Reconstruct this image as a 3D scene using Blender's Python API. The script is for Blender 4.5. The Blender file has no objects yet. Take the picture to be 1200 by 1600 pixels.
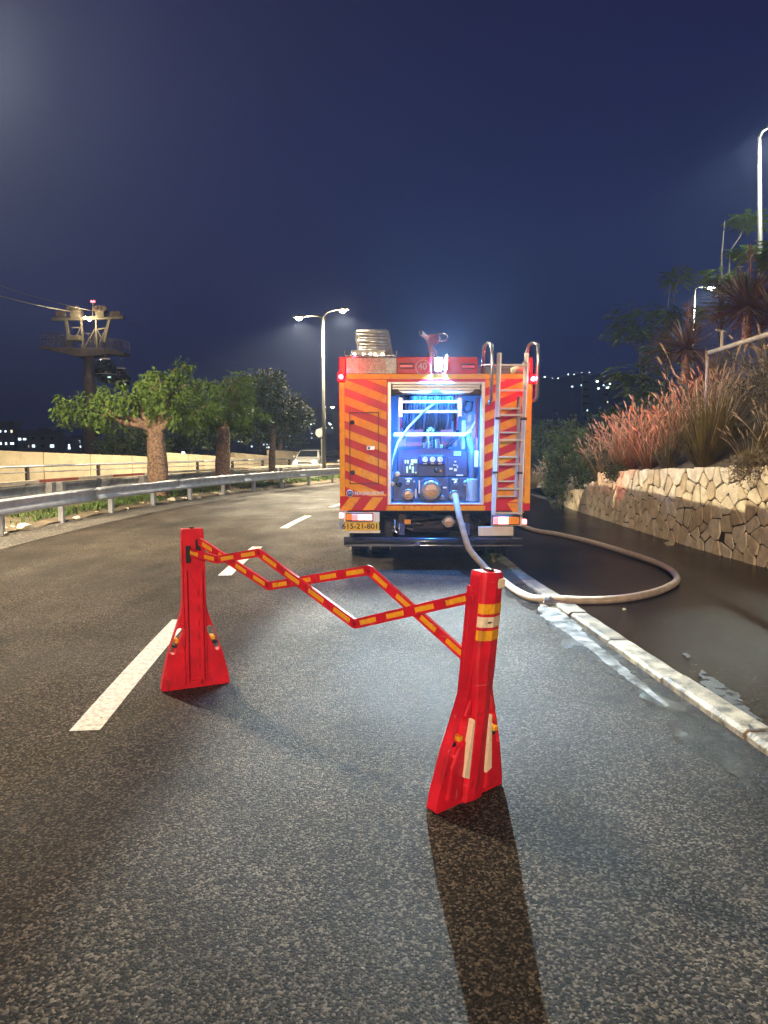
import bpy, bmesh, math, random
from mathutils import Vector, Matrix
random.seed(7)
R = math.radians
S = bpy.context.scene
COL = S.collection

# ------------------------------------------------------------------ camera, sky, exposure
CAM_H, FOC = 1.6, 1109.0                     # eye height; focal length in pixels of a 1200 x 1600 frame
PITCH = math.atan(100 / FOC)
cam = bpy.data.cameras.new('camera')
cam.sensor_fit = 'VERTICAL'
cam.sensor_height = 32.0
cam.lens = FOC / 1600 * 32.0
cam.clip_start, cam.clip_end = 0.05, 6000
co = bpy.data.objects.new('camera', cam)
COL.objects.link(co)
co.location = (0, 0, CAM_H)
co.rotation_euler = (math.pi / 2 - PITCH, 0, 0)
S.camera = co
S.view_settings.view_transform = 'Standard'
S.view_settings.look = 'None'
S.view_settings.exposure = 0.0
S.view_settings.gamma = 1.0
S.view_settings.use_curve_mapping = False
S.render.engine = 'CYCLES'
S.cycles.use_denoising = True
S.cycles.max_bounces = 6
S.cycles.sample_clamp_indirect = 4.0
S.cycles.volume_bounces = 0

W = bpy.data.worlds.new('World')
S.world = W
W.use_nodes = True
nt = W.node_tree
bg = nt.nodes['Background']
tc = nt.nodes.new('ShaderNodeTexCoord')
sep = nt.nodes.new('ShaderNodeSeparateXYZ')
nt.links.new(tc.outputs['Generated'], sep.inputs[0])
rmp = nt.nodes.new('ShaderNodeValToRGB')
rmp.color_ramp.elements[0].position = 0.0
rmp.color_ramp.elements[0].color = (0.015, 0.021, 0.078, 1)
rmp.color_ramp.elements[1].position = 0.75
rmp.color_ramp.elements[1].color = (0.0105, 0.0095, 0.038, 1)
e = rmp.color_ramp.elements.new(0.18)
e.color = (0.011, 0.017, 0.080, 1)
nt.links.new(sep.outputs['Z'], rmp.inputs[0])
ns = nt.nodes.new('ShaderNodeTexNoise')
ns.inputs['Scale'].default_value = 2.2
ns.inputs['Detail'].default_value = 5
nt.links.new(tc.outputs['Generated'], ns.inputs['Vector'])
mr = nt.nodes.new('ShaderNodeMapRange')
mr.inputs[1].default_value, mr.inputs[2].default_value = 0.3, 0.7
mr.inputs[3].default_value, mr.inputs[4].default_value = 0.82, 1.25
nt.links.new(ns.outputs[0], mr.inputs[0])
nt.links.new(rmp.outputs[0], bg.inputs[0])
nt.links.new(mr.outputs[0], bg.inputs[1])

HAZE = 0.0010
SIDE_LAMP, BACK_LAMP, WORK_LAMP = 14000, 27000, 3700     # watts of the street lamps and of the truck's work light

# ------------------------------------------------------------------ measuring helpers
def ray(px, py):
    u = (800 - py) / FOC
    return Vector(((px - 600) / FOC, math.cos(PITCH) + u * math.sin(PITCH), -math.sin(PITCH) + u * math.cos(PITCH)))
def onplane(px, py, z=0.0):
    r = ray(px, py); t = (z - CAM_H) / r.z
    return Vector((r.x * t, r.y * t, z))
def at(px, py, Y):
    r = ray(px, py); t = Y / r.y
    return Vector((r.x * t, Y, CAM_H + r.z * t))

# ------------------------------------------------------------------ materials
MATS = {}
def mat(name, col, rough=0.6, metal=0.0, var=0.15, scale=6.0, bump=0.0, bscale=40.0, emit=0.0, ecol=None, spec=0.5, alpha=1.0, coat=0.0, trans=0.0):
    if name in MATS: return MATS[name]
    m = bpy.data.materials.new(name); m.use_nodes = True
    n = m.node_tree; L = n.links.new
    b = n.nodes['Principled BSDF']
    b.inputs['Roughness'].default_value = rough
    b.inputs['Metallic'].default_value = metal
    b.inputs['Specular IOR Level'].default_value = spec
    b.inputs['Coat Weight'].default_value = coat
    b.inputs['Transmission Weight'].default_value = trans
    b.inputs['Alpha'].default_value = alpha
    t = n.nodes.new('ShaderNodeTexCoord')
    nz = n.nodes.new('ShaderNodeTexNoise')
    nz.inputs['Scale'].default_value = scale; nz.inputs['Detail'].default_value = 6
    L(t.outputs['Object'], nz.inputs['Vector'])
    mx = n.nodes.new('ShaderNodeMix'); mx.data_type = 'RGBA'
    lo = tuple(max(0, c * (1 - var)) for c in col); hi = tuple(min(1, c * (1 + var)) for c in col)
    mx.inputs[6].default_value = (*lo, 1); mx.inputs[7].default_value = (*hi, 1)
    rr = n.nodes.new('ShaderNodeMapRange'); rr.inputs[1].default_value = .35; rr.inputs[2].default_value = .65
    L(nz.outputs[0], rr.inputs[0]); L(rr.outputs[0], mx.inputs[0]); L(mx.outputs[2], b.inputs['Base Color'])
    if bump:
        n2 = n.nodes.new('ShaderNodeTexNoise'); n2.inputs['Scale'].default_value = bscale; n2.inputs['Detail'].default_value = 5
        L(t.outputs['Object'], n2.inputs['Vector'])
        bp = n.nodes.new('ShaderNodeBump'); bp.inputs['Strength'].default_value = bump; bp.inputs['Distance'].default_value = 0.02
        L(n2.outputs[0], bp.inputs['Height']); L(bp.outputs[0], b.inputs['Normal'])
    if emit:
        b.inputs['Emission Color'].default_value = (*(ecol or col), 1); b.inputs['Emission Strength'].default_value = emit
    MATS[name] = m
    return m

def asphalt(name, lo, hi, tint, r0, r1, cell=85.0, bump=0.6, spec=.5, worn=False):
    m = bpy.data.materials.new(name); m.use_nodes = True
    n = m.node_tree; L = n.links.new; N = n.nodes.new
    b = n.nodes['Principled BSDF']
    b.inputs['Specular IOR Level'].default_value = spec
    t = N('ShaderNodeTexCoord')
    v = N('ShaderNodeTexVoronoi'); v.inputs['Scale'].default_value = cell; v.inputs['Randomness'].default_value = 1
    L(t.outputs['Object'], v.inputs['Vector'])
    sp = N('ShaderNodeSeparateColor'); L(v.outputs['Color'], sp.inputs[0])
    rp = N('ShaderNodeValToRGB'); el = rp.color_ramp.elements
    el[0].color = (*[lo * c for c in tint], 1); el[1].color = (*[hi * c for c in tint], 1)
    el[0].position = .14
    q = el.new(.42); q.color = (*[(lo * .93 + hi * .07) * c for c in tint], 1)
    q = el.new(.70); q.color = (*[(lo * .7 + hi * .30) * c for c in tint], 1)
    L(sp.outputs[0], rp.inputs[0])
    big = N('ShaderNodeTexNoise'); big.inputs['Scale'].default_value = .55; big.inputs['Detail'].default_value = 7; big.inputs['Roughness'].default_value = .65
    L(t.outputs['Object'], big.inputs['Vector'])
    br = N('ShaderNodeMapRange'); br.inputs[1].default_value = .3; br.inputs[2].default_value = .7; br.inputs[3].default_value = .5; br.inputs[4].default_value = 1.45
    L(big.outputs[0], br.inputs[0])
    mul = N('ShaderNodeVectorMath'); mul.operation = 'SCALE'
    fac = br.outputs[0]
    if worn:                                        # wheel-polished bands along the lane and old stains
        for sc, lo_, hi_, a_, b_ in (((1.3, .07, 1), .35, .65, .68, 1.2), ((1.7, 1.1, 1), .56, .66, 1.0, .62), ((.35, .5, 1), .3, .7, .75, 1.2)):
            m2 = N('ShaderNodeMapping'); m2.inputs['Scale'].default_value = sc
            z2 = N('ShaderNodeTexNoise'); z2.inputs['Scale'].default_value = 1.0; z2.inputs['Detail'].default_value = 6
            r2 = N('ShaderNodeMapRange'); r2.inputs[1].default_value = lo_; r2.inputs[2].default_value = hi_; r2.inputs[3].default_value = a_; r2.inputs[4].default_value = b_
            mm = N('ShaderNodeMath'); mm.operation = 'MULTIPLY'
            L(t.outputs['Object'], m2.inputs[0]); L(m2.outputs[0], z2.inputs['Vector']); L(z2.outputs[0], r2.inputs[0]); L(fac, mm.inputs[0]); L(r2.outputs[0], mm.inputs[1]); fac = mm.outputs[0]
    L(rp.outputs[0], mul.inputs[0]); L(fac, mul.inputs['Scale']); L(mul.outputs[0], b.inputs['Base Color'])
    wn = N('ShaderNodeTexNoise'); wn.inputs['Scale'].default_value = 1.1; wn.inputs['Detail'].default_value = 6
    mp = N('ShaderNodeMapping'); mp.inputs['Location'].default_value = (3.1, 8.2, 0); mp.inputs['Scale'].default_value = (1, .55, 1)
    L(t.outputs['Object'], mp.inputs[0]); L(mp.outputs[0], wn.inputs['Vector'])
    wr = N('ShaderNodeMapRange'); wr.inputs[1].default_value = .28; wr.inputs[2].default_value = .72; wr.inputs[3].default_value = r0; wr.inputs[4].default_value = r1
    L(wn.outputs[0], wr.inputs[0]); L(wr.outputs[0], b.inputs['Roughness'])
    n3 = N('ShaderNodeTexNoise'); n3.inputs['Scale'].default_value = cell * 2.6; n3.inputs['Detail'].default_value = 5; n3.inputs['Roughness'].default_value = .75
    L(t.outputs['Object'], n3.inputs['Vector'])
    ad = N('ShaderNodeMath'); ad.operation = 'SUBTRACT'
    L(n3.outputs[0], ad.inputs[0]); L(v.outputs['Distance'], ad.inputs[1])
    bp = N('ShaderNodeBump'); bp.inputs['Strength'].default_value = bump; bp.inputs['Distance'].default_value = .006
    L(ad.outputs[0], bp.inputs['Height']); L(bp.outputs[0], b.inputs['Normal'])
    MATS[name] = m
    return m

M_road = asphalt('road asphalt', .001, .19, (1, .79, .60), .45, .75, 112, .9, .15, True)
M_pave = asphalt('wet pavement asphalt', .006, .03, (1, .62, .42), .10, .24, 90, .3, .05)
M_drypatch = asphalt('dry pavement patch', .025, .065, (1, .95, .88), .6, .8, 90, .4)
M_shoulder = asphalt('gravel shoulder', .03, .2, (1, .86, .7), .7, .9, 34, .9)
M_soil = mat('dry soil', (.10, .075, .045), .95, var=.4, scale=3, bump=.8, bscale=14)
M_ground = mat('dark ground', (.04, .042, .03), .95, var=.4, scale=.6, bump=.5, bscale=4)
M_line = mat('worn white road paint', (.62, .6, .55), .6, var=.28, scale=28, bump=.4, bscale=90)
M_kerb = mat('weathered kerb concrete', (.105, .08, .054), .6, var=.8, scale=7, bump=.7, bscale=45)
M_kerbw = mat('chipped white kerb paint', (.24, .20, .145), .6, var=.7, scale=9, bump=.6, bscale=50)
M_galv = mat('galvanised steel', (.45, .46, .49), .42, .55, var=.15, scale=5, bump=.06, bscale=60)
M_galvd = mat('dull galvanised steel', (.30, .29, .28), .55, .4, var=.25, scale=5, bump=.1)
M_conc = mat('beige concrete', (.52, .43, .28), .85, var=.14, scale=1.6, bump=.25, bscale=25)
M_stone = [mat('limestone block %s' % w, c, .85, var=.2, scale=7, bump=.8, bscale=22) for w, c in
           (('pale', (.70, .61, .42)), ('cream', (.64, .54, .35)), ('buff', (.54, .43, .26)), ('sand', (.72, .63, .46)))]
M_mortar = mat('dark mortar', (.035, .027, .018), .95, var=.3, scale=8, bump=.6)
M_bred = mat('red moulded plastic', (.64, .010, .028), .42, var=.16, scale=8, bump=.03, bscale=120)
M_slot = mat('black slot', (.012, .012, .012), .7)
M_ryel = mat('amber reflector', (.85, .40, .015), .3, var=.08, scale=60)
M_rwhite = mat('cream reflector', (.82, .70, .52), .35, var=.08, scale=60)
M_black = mat('black rubber', (.018, .018, .02), .7, var=.3, bump=.1)
M_red = mat('fire red paint', (.60, .005, .014), .4, var=.10, scale=3, spec=.3)
M_orange = mat('orange reflective film', (.95, .33, .010), .45, var=.10, scale=12, spec=.25)
M_amber = mat('yellow orange reflective film', (.97, .40, .010), .45, var=.09, scale=12, spec=.25)
M_alu = mat('brushed aluminium', (.62, .60, .58), .35, .7, var=.1, scale=18, bump=.03)
M_alup = mat('satin aluminium trim', (.72, .66, .60), .4, .35, var=.08, scale=12)
M_tread = mat('aluminium tread plate', (.55, .52, .48), .4, .6, var=.2, scale=30, bump=.6, bscale=60)
M_in = mat('pale compartment liner', (.50, .52, .56), .5, var=.12, scale=4)
M_panel = mat('dark blue pump panel', (.045, .06, .11), .42, var=.15, scale=10)
M_dark = mat('dark chassis', (.035, .024, .022), .6, var=.5, scale=5, bump=.3)
M_cap = mat('bronze coupling', (.55, .33, .18), .35, .5, var=.2, scale=25)
M_steel = mat('polished steel', (.6, .6, .62), .22, .9, var=.08)
M_hose = mat('canvas fire hose', (.44, .35, .26), .75, var=.16, scale=14, bump=.35, bscale=160)
M_hoseb = mat('black reel hose', (.03, .032, .04), .45, var=.2)
M_glass = mat('dark glass', (.02, .022, .026), .08, var=.1)
M_wcar = mat('white car paint', (.72, .70, .64), .3, var=.04, coat=.4)
M_dcar = mat('dark car paint', (.02, .022, .03), .3, var=.1, coat=.4)
M_plate = mat('yellow number plate', (.85, .55, .03), .4, var=.04)
M_ink = mat('black print', (.015, .015, .015), .6)
M_silver = mat('silver print', (.6, .6, .6), .4, .3)
M_blue = mat('blue enamel', (.03, .06, .28), .45)
M_pole = mat('painted lamp post steel', (.13, .13, .115), .5, .3, var=.12, scale=3)
M_bark = mat('grey brown bark', (.17, .12, .08), .95, var=.5, scale=9, bump=1.0, bscale=18)
M_barkr = mat('spiny floss bark', (.24, .15, .09), .9, var=.55, scale=16, bump=1.0, bscale=26)
def leafmat(name, c, v=.45):
    m = mat(name, c, .75, var=v, scale=1.3, spec=.2)
    return m
M_leaf = leafmat('bright green foliage', (.11, .175, .03))
M_leafd = leafmat('dark green foliage', (.04, .06, .02))
M_leafo = leafmat('olive feathery foliage', (.13, .18, .05))
M_blade = leafmat('olive grass blades', (.15, .115, .035), .5)
M_bladed = leafmat('dry grass blades', (.13, .10, .04), .4)
M_plume = mat('tan grass plumes', (.36, .26, .16), .9, var=.25, scale=6)
M_yucca = leafmat('purple brown sword leaves', (.085, .05, .035), .5)
M_turf = leafmat('short green turf', (.085, .14, .03), .5)
M_water = mat('running water', (.34, .35, .36), .3, var=.6, scale=9, bump=.35, bscale=22, spec=.6)
def scuff(m, dirt, scratch):                        # grime specks and long pale scratches over a base colour
    n = m.node_tree; L = n.links.new; b = n.nodes['Principled BSDF']; t = n.nodes.new('ShaderNodeTexCoord'); src = b.inputs['Base Color'].links[0].from_socket
    for col, sc, lo, hi in ((dirt, (26, 26, 9), .60, .70), (dirt, (5, 5, 3), .60, .78), (scratch, (70, 70, 4), .66, .70), (scratch, (6, 6, 90), .69, .72)):
        mp = n.nodes.new('ShaderNodeMapping'); mp.inputs['Scale'].default_value = sc; z = n.nodes.new('ShaderNodeTexNoise'); z.inputs['Scale'].default_value = 1; z.inputs['Detail'].default_value = 4
        r_ = n.nodes.new('ShaderNodeMapRange'); r_.inputs[1].default_value, r_.inputs[2].default_value, r_.inputs[4].default_value = lo, hi, .6
        mx = n.nodes.new('ShaderNodeMix'); mx.data_type = 'RGBA'; mx.inputs[7].default_value = (*col, 1)
        L(t.outputs['Object'], mp.inputs[0]); L(mp.outputs[0], z.inputs['Vector']); L(z.outputs[0], r_.inputs[0]); L(r_.outputs[0], mx.inputs[0]); L(src, mx.inputs[6]); src = mx.outputs[2]
    L(src, b.inputs['Base Color'])
scuff(M_bred, (.22, .02, .018), (.72, .22, .2))
scuff(M_orange, (.45, .16, .03), (.9, .5, .2)); scuff(M_amber, (.5, .2, .03), (.9, .5, .2)); scuff(M_red, (.25, .02, .02), (.6, .1, .1))
scuff(M_ryel, (.35, .18, .03), (.85, .6, .3)); scuff(M_rwhite, (.35, .25, .17), (.85, .8, .7)); scuff(M_kerbw, (.07, .055, .04), (.5, .45, .38)); scuff(M_kerb, (.05, .04, .03), (.3, .26, .2)); scuff(M_conc, (.34, .27, .17), (.6, .52, .38))
def ragged(m, sc, lo, hi):
    n = m.node_tree; t = n.nodes.new('ShaderNodeTexCoord'); z = n.nodes.new('ShaderNodeTexNoise'); z.inputs['Scale'].default_value = sc; z.inputs['Detail'].default_value = 6
    r_ = n.nodes.new('ShaderNodeMapRange'); r_.inputs[1].default_value, r_.inputs[2].default_value = lo, hi
    n.links.new(t.outputs['Object'], z.inputs['Vector']); n.links.new(z.outputs[0], r_.inputs[0]); n.links.new(r_.outputs[0], n.nodes['Principled BSDF'].inputs['Alpha'])
ragged(M_water, 7, .20, .75)
ragged(M_line, 30, .22, .38)
ragged(M_drypatch, 9, .36, .50)
M_hill = mat('night hillside', (.02, .026, .016), 1, var=.6, scale=.03, bump=.3, bscale=.3)
M_build = mat('dull apartment render', (.24, .21, .18), .9, var=.12, scale=.2)
M_buildd = mat('dark apartment render', (.11, .10, .10), .9, var=.12, scale=.2)
M_win = mat('unlit window', (.02, .022, .03), .2)
def glow(name, c, s): return mat(name, (.8, .8, .8), .4, emit=s, ecol=c)
G_warm = glow('warm lit lens', (1, .80, .45), 150)
G_cool = glow('cool lit lens', (.86, 1, .82), 420)
G_work = glow('work light lens', (.25, .62, 1), 220)
G_red = glow('red lit lens', (1, .03, .05), 22)
G_redhot = glow('bright red lit lens', (1, .16, .16), 5)
G_tail = glow('lit tail lens', (1, .02, .05), 1.6)
G_tailw = glow('lit white tail lens', (1, .5, .42), 1.6)
G_tailo = mat('amber tail lens', (.8, .24, .02), .3, emit=.25, ecol=(1, .3, .02))
G_head = glow('headlight lens', (1, .88, .66), 90)
G_winw = glow('warm lit window', (1, .84, .55), 2.4)
G_winc = glow('cool lit window', (.7, .92, 1), 3.2)
G_star = glow('distant lamp glow', (.95, 1, .8), 7)

# ------------------------------------------------------------------ mesh builder
class MB:
    def __init__(s): s.v = []; s.f = []
    def add(s, vs, fs):
        k = len(s.v); s.v += [tuple(q) for q in vs]; s.f += [tuple(i + k for i in f) for f in fs]; return s
    def box(s, c, d, rot=None):
        c = Vector(c); h = Vector(d) / 2
        p = [Vector((x * h.x, y * h.y, z * h.z)) for x in (-1, 1) for y in (-1, 1) for z in (-1, 1)]
        if rot is not None: p = [rot @ q for q in p]
        return s.add([c + q for q in p], [(0, 1, 3, 2), (4, 6, 7, 5), (0, 4, 5, 1), (2, 3, 7, 6), (0, 2, 6, 4), (1, 5, 7, 3)])
    def bb(s, x0, x1, y0, y1, z0, z1): return s.box(((x0 + x1) / 2, (y0 + y1) / 2, (z0 + z1) / 2), (abs(x1 - x0), abs(y1 - y0), abs(z1 - z0)))
    def bar(s, a, b, w, h):                       # rectangular bar from a to b
        a, b = Vector(a), Vector(b); d = b - a
        q = d.to_track_quat('Y', 'Z').to_matrix()
        return s.box((a + b) / 2, (w, d.length, h), q)
    def tube(s, path, r, n=8, cap=True):
        P = [Vector(p) for p in path]; rs = r if isinstance(r, (list, tuple)) else [r] * len(P)
        k = len(s.v); up = None
        for i, p in enumerate(P):
            t = (P[min(i + 1, len(P) - 1)] - P[max(i - 1, 0)]).normalized()
            if up is None:
                up = Vector((0, 0, 1)) if abs(t.z) < .9 else Vector((1, 0, 0))
            a = t.cross(up)
            if a.length < 1e-5: a = t.cross(Vector((0, 1, 0)))
            a.normalize(); bb_ = a.cross(t).normalized(); up = bb_
            for j in range(n):
                an = 2 * math.pi * j / n
                s.v.append(tuple(p + (a * math.cos(an) + bb_ * math.sin(an)) * rs[i]))
        for i in range(len(P) - 1):
            for j in range(n):
                s.f.append((k + i * n + j, k + i * n + (j + 1) % n, k + (i + 1) * n + (j + 1) % n, k + (i + 1) * n + j))
        if cap:
            s.f.append(tuple(k + j for j in range(n))[::-1]); s.f.append(tuple(k + (len(P) - 1) * n + j for j in range(n)))
        return s
    def cyl(s, a, b, r, n=16, r2=None): return s.tube([a, b], [r, r if r2 is None else r2], n)
    def lathe(s, prof, c, axis='Z', n=20):        # prof: (radius, height) pairs
        k = len(s.v); c = Vector(c)
        for r, h in prof:
            for j in range(n):
                a = 2 * math.pi * j / n; x, y = r * math.cos(a), r * math.sin(a)
                q = {'Z': (x, y, h), 'Y': (x, h, y), 'X': (h, x, y)}[axis]
                s.v.append(tuple(c + Vector(q)))
        for i in range(len(prof) - 1):
            for j in range(n):
                s.f.append((k + i * n + j, k + i * n + (j + 1) % n, k + (i + 1) * n + (j + 1) % n, k + (i + 1) * n + j))
        s.f.append(tuple(k + j for j in range(n))); s.f.append(tuple(k + (len(prof) - 1) * n + j for j in range(n)))
        return s
    def prism(s, poly, y0, y1):                   # poly in x, z; extruded along y
        n = len(poly); k = len(s.v)
        s.v += [(x, y0, z) for x, z in poly] + [(x, y1, z) for x, z in poly]
        s.f.append(tuple(range(k, k + n))); s.f.append(tuple(range(k + 2 * n - 1, k + n - 1, -1)))
        for i in range(n):
            j = (i + 1) % n; s.f.append((k + i, k + n + i, k + n + j, k + j))
        return s
    def loft(s, rings, cap=True):
        n = len(rings[0]); k = len(s.v)
        for r in rings: s.v += [tuple(p) for p in r]
        for i in range(len(rings) - 1):
            for j in range(n):
                s.f.append((k + i * n + j, k + i * n + (j + 1) % n, k + (i + 1) * n + (j + 1) % n, k + (i + 1) * n + j))
        if cap:
            s.f.append(tuple(k + j for j in range(n))[::-1]); s.f.append(tuple(k + (len(rings) - 1) * n + j for j in range(n)))
        return s
    def mesh(s, name, m, smooth=False, fix=True):
        me = bpy.data.meshes.new(name); me.from_pydata(s.v, [], s.f)
        if m: me.materials.append(m)
        if fix:
            bm = bmesh.new(); bm.from_mesh(me); bmesh.ops.recalc_face_normals(bm, faces=bm.faces); bm.to_mesh(me); bm.free()
        if smooth:
            for p in me.polygons: p.use_smooth = True
        return me
    def build(s, name, m, parent=None, smooth=False, bevel=0, fix=True, seg=2):
        return link(name, s.mesh(name, m, smooth, fix), parent, bevel, seg)
def link(name, data, parent=None, bevel=0, seg=2):
    o = bpy.data.objects.new(name, data); COL.objects.link(o)
    if parent: o.parent = parent
    if bevel:
        b = o.modifiers.new('bevel', 'BEVEL'); b.width = bevel; b.segments = seg; b.limit_method = 'ANGLE'; b.angle_limit = R(40)
    return o
def thing(name, label, cat, loc=(0, 0, 0), rz=0, group=None):
    o = bpy.data.objects.new(name, None); COL.objects.link(o); o.location = loc; o.rotation_euler = (0, 0, rz)
    o.empty_display_size = .1
    return tag(o, label, cat, group)
def tag(o, label=None, cat=None, group=None, kind=None):
    if label: o['label'] = label
    if cat: o['category'] = cat
    if group: o['group'] = group
    if kind: o['kind'] = kind
    return o
def struct(name, mb, m, **k): return tag(mb.build(name, m, **k), kind='structure')
def dup(o, parent=None, **kw):
    c = o.copy(); COL.objects.link(c)
    if parent is not None: c.parent = parent
    for ch in [x for x in ALLCH.get(o.name, [])] or list(o.children): dup(ch, c)
    return c
ALLCH = {}
def flat(outer, holes, depth, bevel, name, m, parent=None):
    """a plate cut from an outline (x, z) with holes, rounded edges; stands in the x-z plane, centred on y = 0"""
    bm = bmesh.new(); loops = []
    for pts in [outer] + holes:
        vs = [bm.verts.new((x, -depth / 2, z)) for x, z in pts]
        loops.append([bm.edges.new((vs[i], vs[(i + 1) % len(vs)])) for i in range(len(vs))])
    bmesh.ops.triangle_fill(bm, use_beauty=True, use_dissolve=False, edges=[e for l in loops for e in l])
    ex = bmesh.ops.extrude_face_region(bm, geom=list(bm.faces))
    bmesh.ops.translate(bm, vec=(0, depth, 0), verts=[q for q in ex['geom'] if isinstance(q, bmesh.types.BMVert)])
    bmesh.ops.recalc_face_normals(bm, faces=bm.faces)
    me = bpy.data.meshes.new(name); bm.to_mesh(me); bm.free(); me.materials.append(m)
    return link(name, me, parent, bevel)
def text(name, body, size, m, loc, parent, rot=(math.pi / 2, 0, 0), ext=.002, align='CENTER', sx=1.0):
    cu = bpy.data.curves.new(name, 'FONT'); cu.body = body; cu.size = size; cu.extrude = ext; cu.align_x = align; cu.align_y = 'CENTER'
    cu.offset = size * .015
    t = bpy.data.objects.new('t', cu); COL.objects.link(t)
    me = bpy.data.meshes.new_from_object(t.evaluated_get(bpy.context.evaluated_depsgraph_get()))
    bpy.data.objects.remove(t); me.name = name; me.materials.clear(); me.materials.append(m)
    o = link(name, me, parent); o.location = loc; o.rotation_euler = rot; o.scale = (sx, 1, 1)
    return o
def clip(poly, nx, nz, d):                         # keep the side where nx*x + nz*z <= d
    out = []
    for i in range(len(poly)):
        a, b = poly[i], poly[(i + 1) % len(poly)]
        da, db = nx * a[0] + nz * a[1] - d, nx * b[0] + nz * b[1] - d
        if da <= 0: out.append(a)
        if da * db < 0:
            t = da / (da - db); out.append((a[0] + t * (b[0] - a[0]), a[1] + t * (b[1] - a[1])))
    return out
def light(name, kind, loc, power, col, parent=None, aim=None, angle=150, blend=.5, size=.12):
    l = bpy.data.lights.new(name, kind); l.energy = power; l.color = col
    if kind == 'AREA': l.size = size
    else: l.shadow_soft_size = size
    if kind == 'SPOT': l.spot_size = R(angle); l.spot_blend = blend
    o = bpy.data.objects.new(name, l); COL.objects.link(o); o.location = loc
    if aim is not None:
        o.rotation_euler = (Vector(aim) - Vector(loc)).to_track_quat('-Z', 'Y').to_euler()
    if parent: o.parent = parent
    return o

# ------------------------------------------------------------------ the road's curve
def cen(y):
    if y < 12: return -2.06 + .0055 * (y - 12) ** 2, .011 * (y - 12)
    if y < 30: return -2.06 + .012 * (y - 12) ** 2, .024 * (y - 12)
    return -2.06 + .012 * 324 + .432 * (y - 30), .432
def off(y, o, z=0.0):
    c, s = cen(y); n = math.sqrt(1 + s * s)
    return Vector((c + o / n, y - o * s / n, z))
def heading(y): return -math.atan(cen(y)[1])      # rotation about z that turns +y along the road
def frange(a, b, d):
    n = max(1, round((b - a) / d)); return [a + (b - a) * i / n for i in range(n + 1)]
def strip(o0, o1, y0, y1, z=0.0, dy=1.0, zf=None, cols=1):
    mb = MB(); ys = frange(y0, y1, dy); n = cols + 1
    vs = []
    for y in ys:
        for c in range(n):
            o = o0 + (o1 - o0) * c / cols
            p = off(y, o, z)
            if zf: p.z = zf(p.x, p.y, o)
            vs.append(p)
    fs = [(i * n + c, i * n + c + 1, (i + 1) * n + c + 1, (i + 1) * n + c) for i in range(len(ys) - 1) for c in range(cols)]
    return mb.add(vs, fs)
KERB_O = 3.65
def kz(y):                                         # the kerb drops to the road where the truck stands on it
    t = min(1, max(0, (y - 6.6) / 2.2)); t = t * t * (3 - 2 * t)
    return .05 * (1 - t) + .012 * t

g = MB().add([(-3000, -3000, -.03), (3000, -3000, -.03), (3000, 3000, -.03), (-3000, 3000, -.03)], [(0, 1, 2, 3)])
struct('ground', g, M_ground)
road = struct('road', strip(-4.0, 3.66, -26, 150), M_road)
for y0 in (-1.3, 3.9, 8.82, 14.1, 19.2, 24.4, 29.6, 34.8, 40):
    y1 = y0 + 2.62
    strip(-.085, .085, y0, y1, .004, .5).build('lane_marking', M_line, road)
struct('shoulder', strip(-5.1, -3.96, -26, 150, .012, cols=3), M_shoulder)
struct('opposing_road', strip(-14.6, -7.2, -26, 150, .002), asphalt('opposing road asphalt', .02, .10, (1, .95, .88), .5, .7, 60, .4))
def medz(x, y, o): return .03 + .10 * math.sin((o + 7.3) / 2.4 * math.pi) + .02 * math.sin(x * 5.1 + y * 3.3)
struct('median', strip(-7.3, -4.95, -20, 120, 0, .5, medz, 8), M_soil, smooth=True)

# pavement beside the kerb, up to the retaining wall
def wallx(y): return 4.78 + (.0065 * (14.5 - y) ** 2 if y < 14.5 else .006 * (y - 14.5))
mb = MB(); ys = frange(-20, 32, .5); n = 9
for y in ys:
    a = off(y, KERB_O + .17); b = Vector((wallx(y) + .1, y, 0))
    for c in range(n):
        p = a.lerp(b, c / (n - 1)); p.z = kz(p.y) - .004 + .03 * (c / (n - 1)) + .006 * math.sin(p.x * 2.3 + p.y * 1.1)
        mb.v.append(tuple(p))
mb.f += [(i * n + c, i * n + c + 1, (i + 1) * n + c + 1, (i + 1) * n + c) for i in range(len(ys) - 1) for c in range(n - 1)]
struct('pavement', mb, M_pave, smooth=True)
def pz(x, y):
    a = off(y, KERB_O + .17).x; b = wallx(y) + .1; t = min(1, max(0, (x - a) / (b - a)))
    return kz(y) - .004 + .03 * t + .006 * math.sin(x * 2.3 + y * 1.1)
# dry patch left on the wet pavement
def blob(pts, z, name, m, jit=.02, sub=5):
    P = []
    for i in range(len(pts)):
        a, b = Vector(pts[i]), Vector(pts[(i + 1) % len(pts)])
        for k in range(sub):
            q = a.lerp(b, k / sub); P.append((q.x + random.uniform(-jit, jit), q.y + random.uniform(-jit, jit)))
    mb = MB(); mb.add([(x, y, z(x, y)) for x, y in P], [tuple(range(len(P)))])
    return mb.build(name, m)
for px in ([(1086, 1040), (1098, 1045), (1112, 1060), (1142, 1076), (1156, 1098), (1176, 1118), (1186, 1138), (1168, 1136), (1134, 1108), (1102, 1085), (1086, 1062)],
           [(1055, 1012), (1064, 1012), (1071, 1020), (1064, 1023)]):
    tag(blob([onplane(a + 10, b, .075).to_2d() for a, b in px], lambda x, y: pz(x, y) + .006, 'dry_pavement', M_drypatch), kind='structure')
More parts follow.
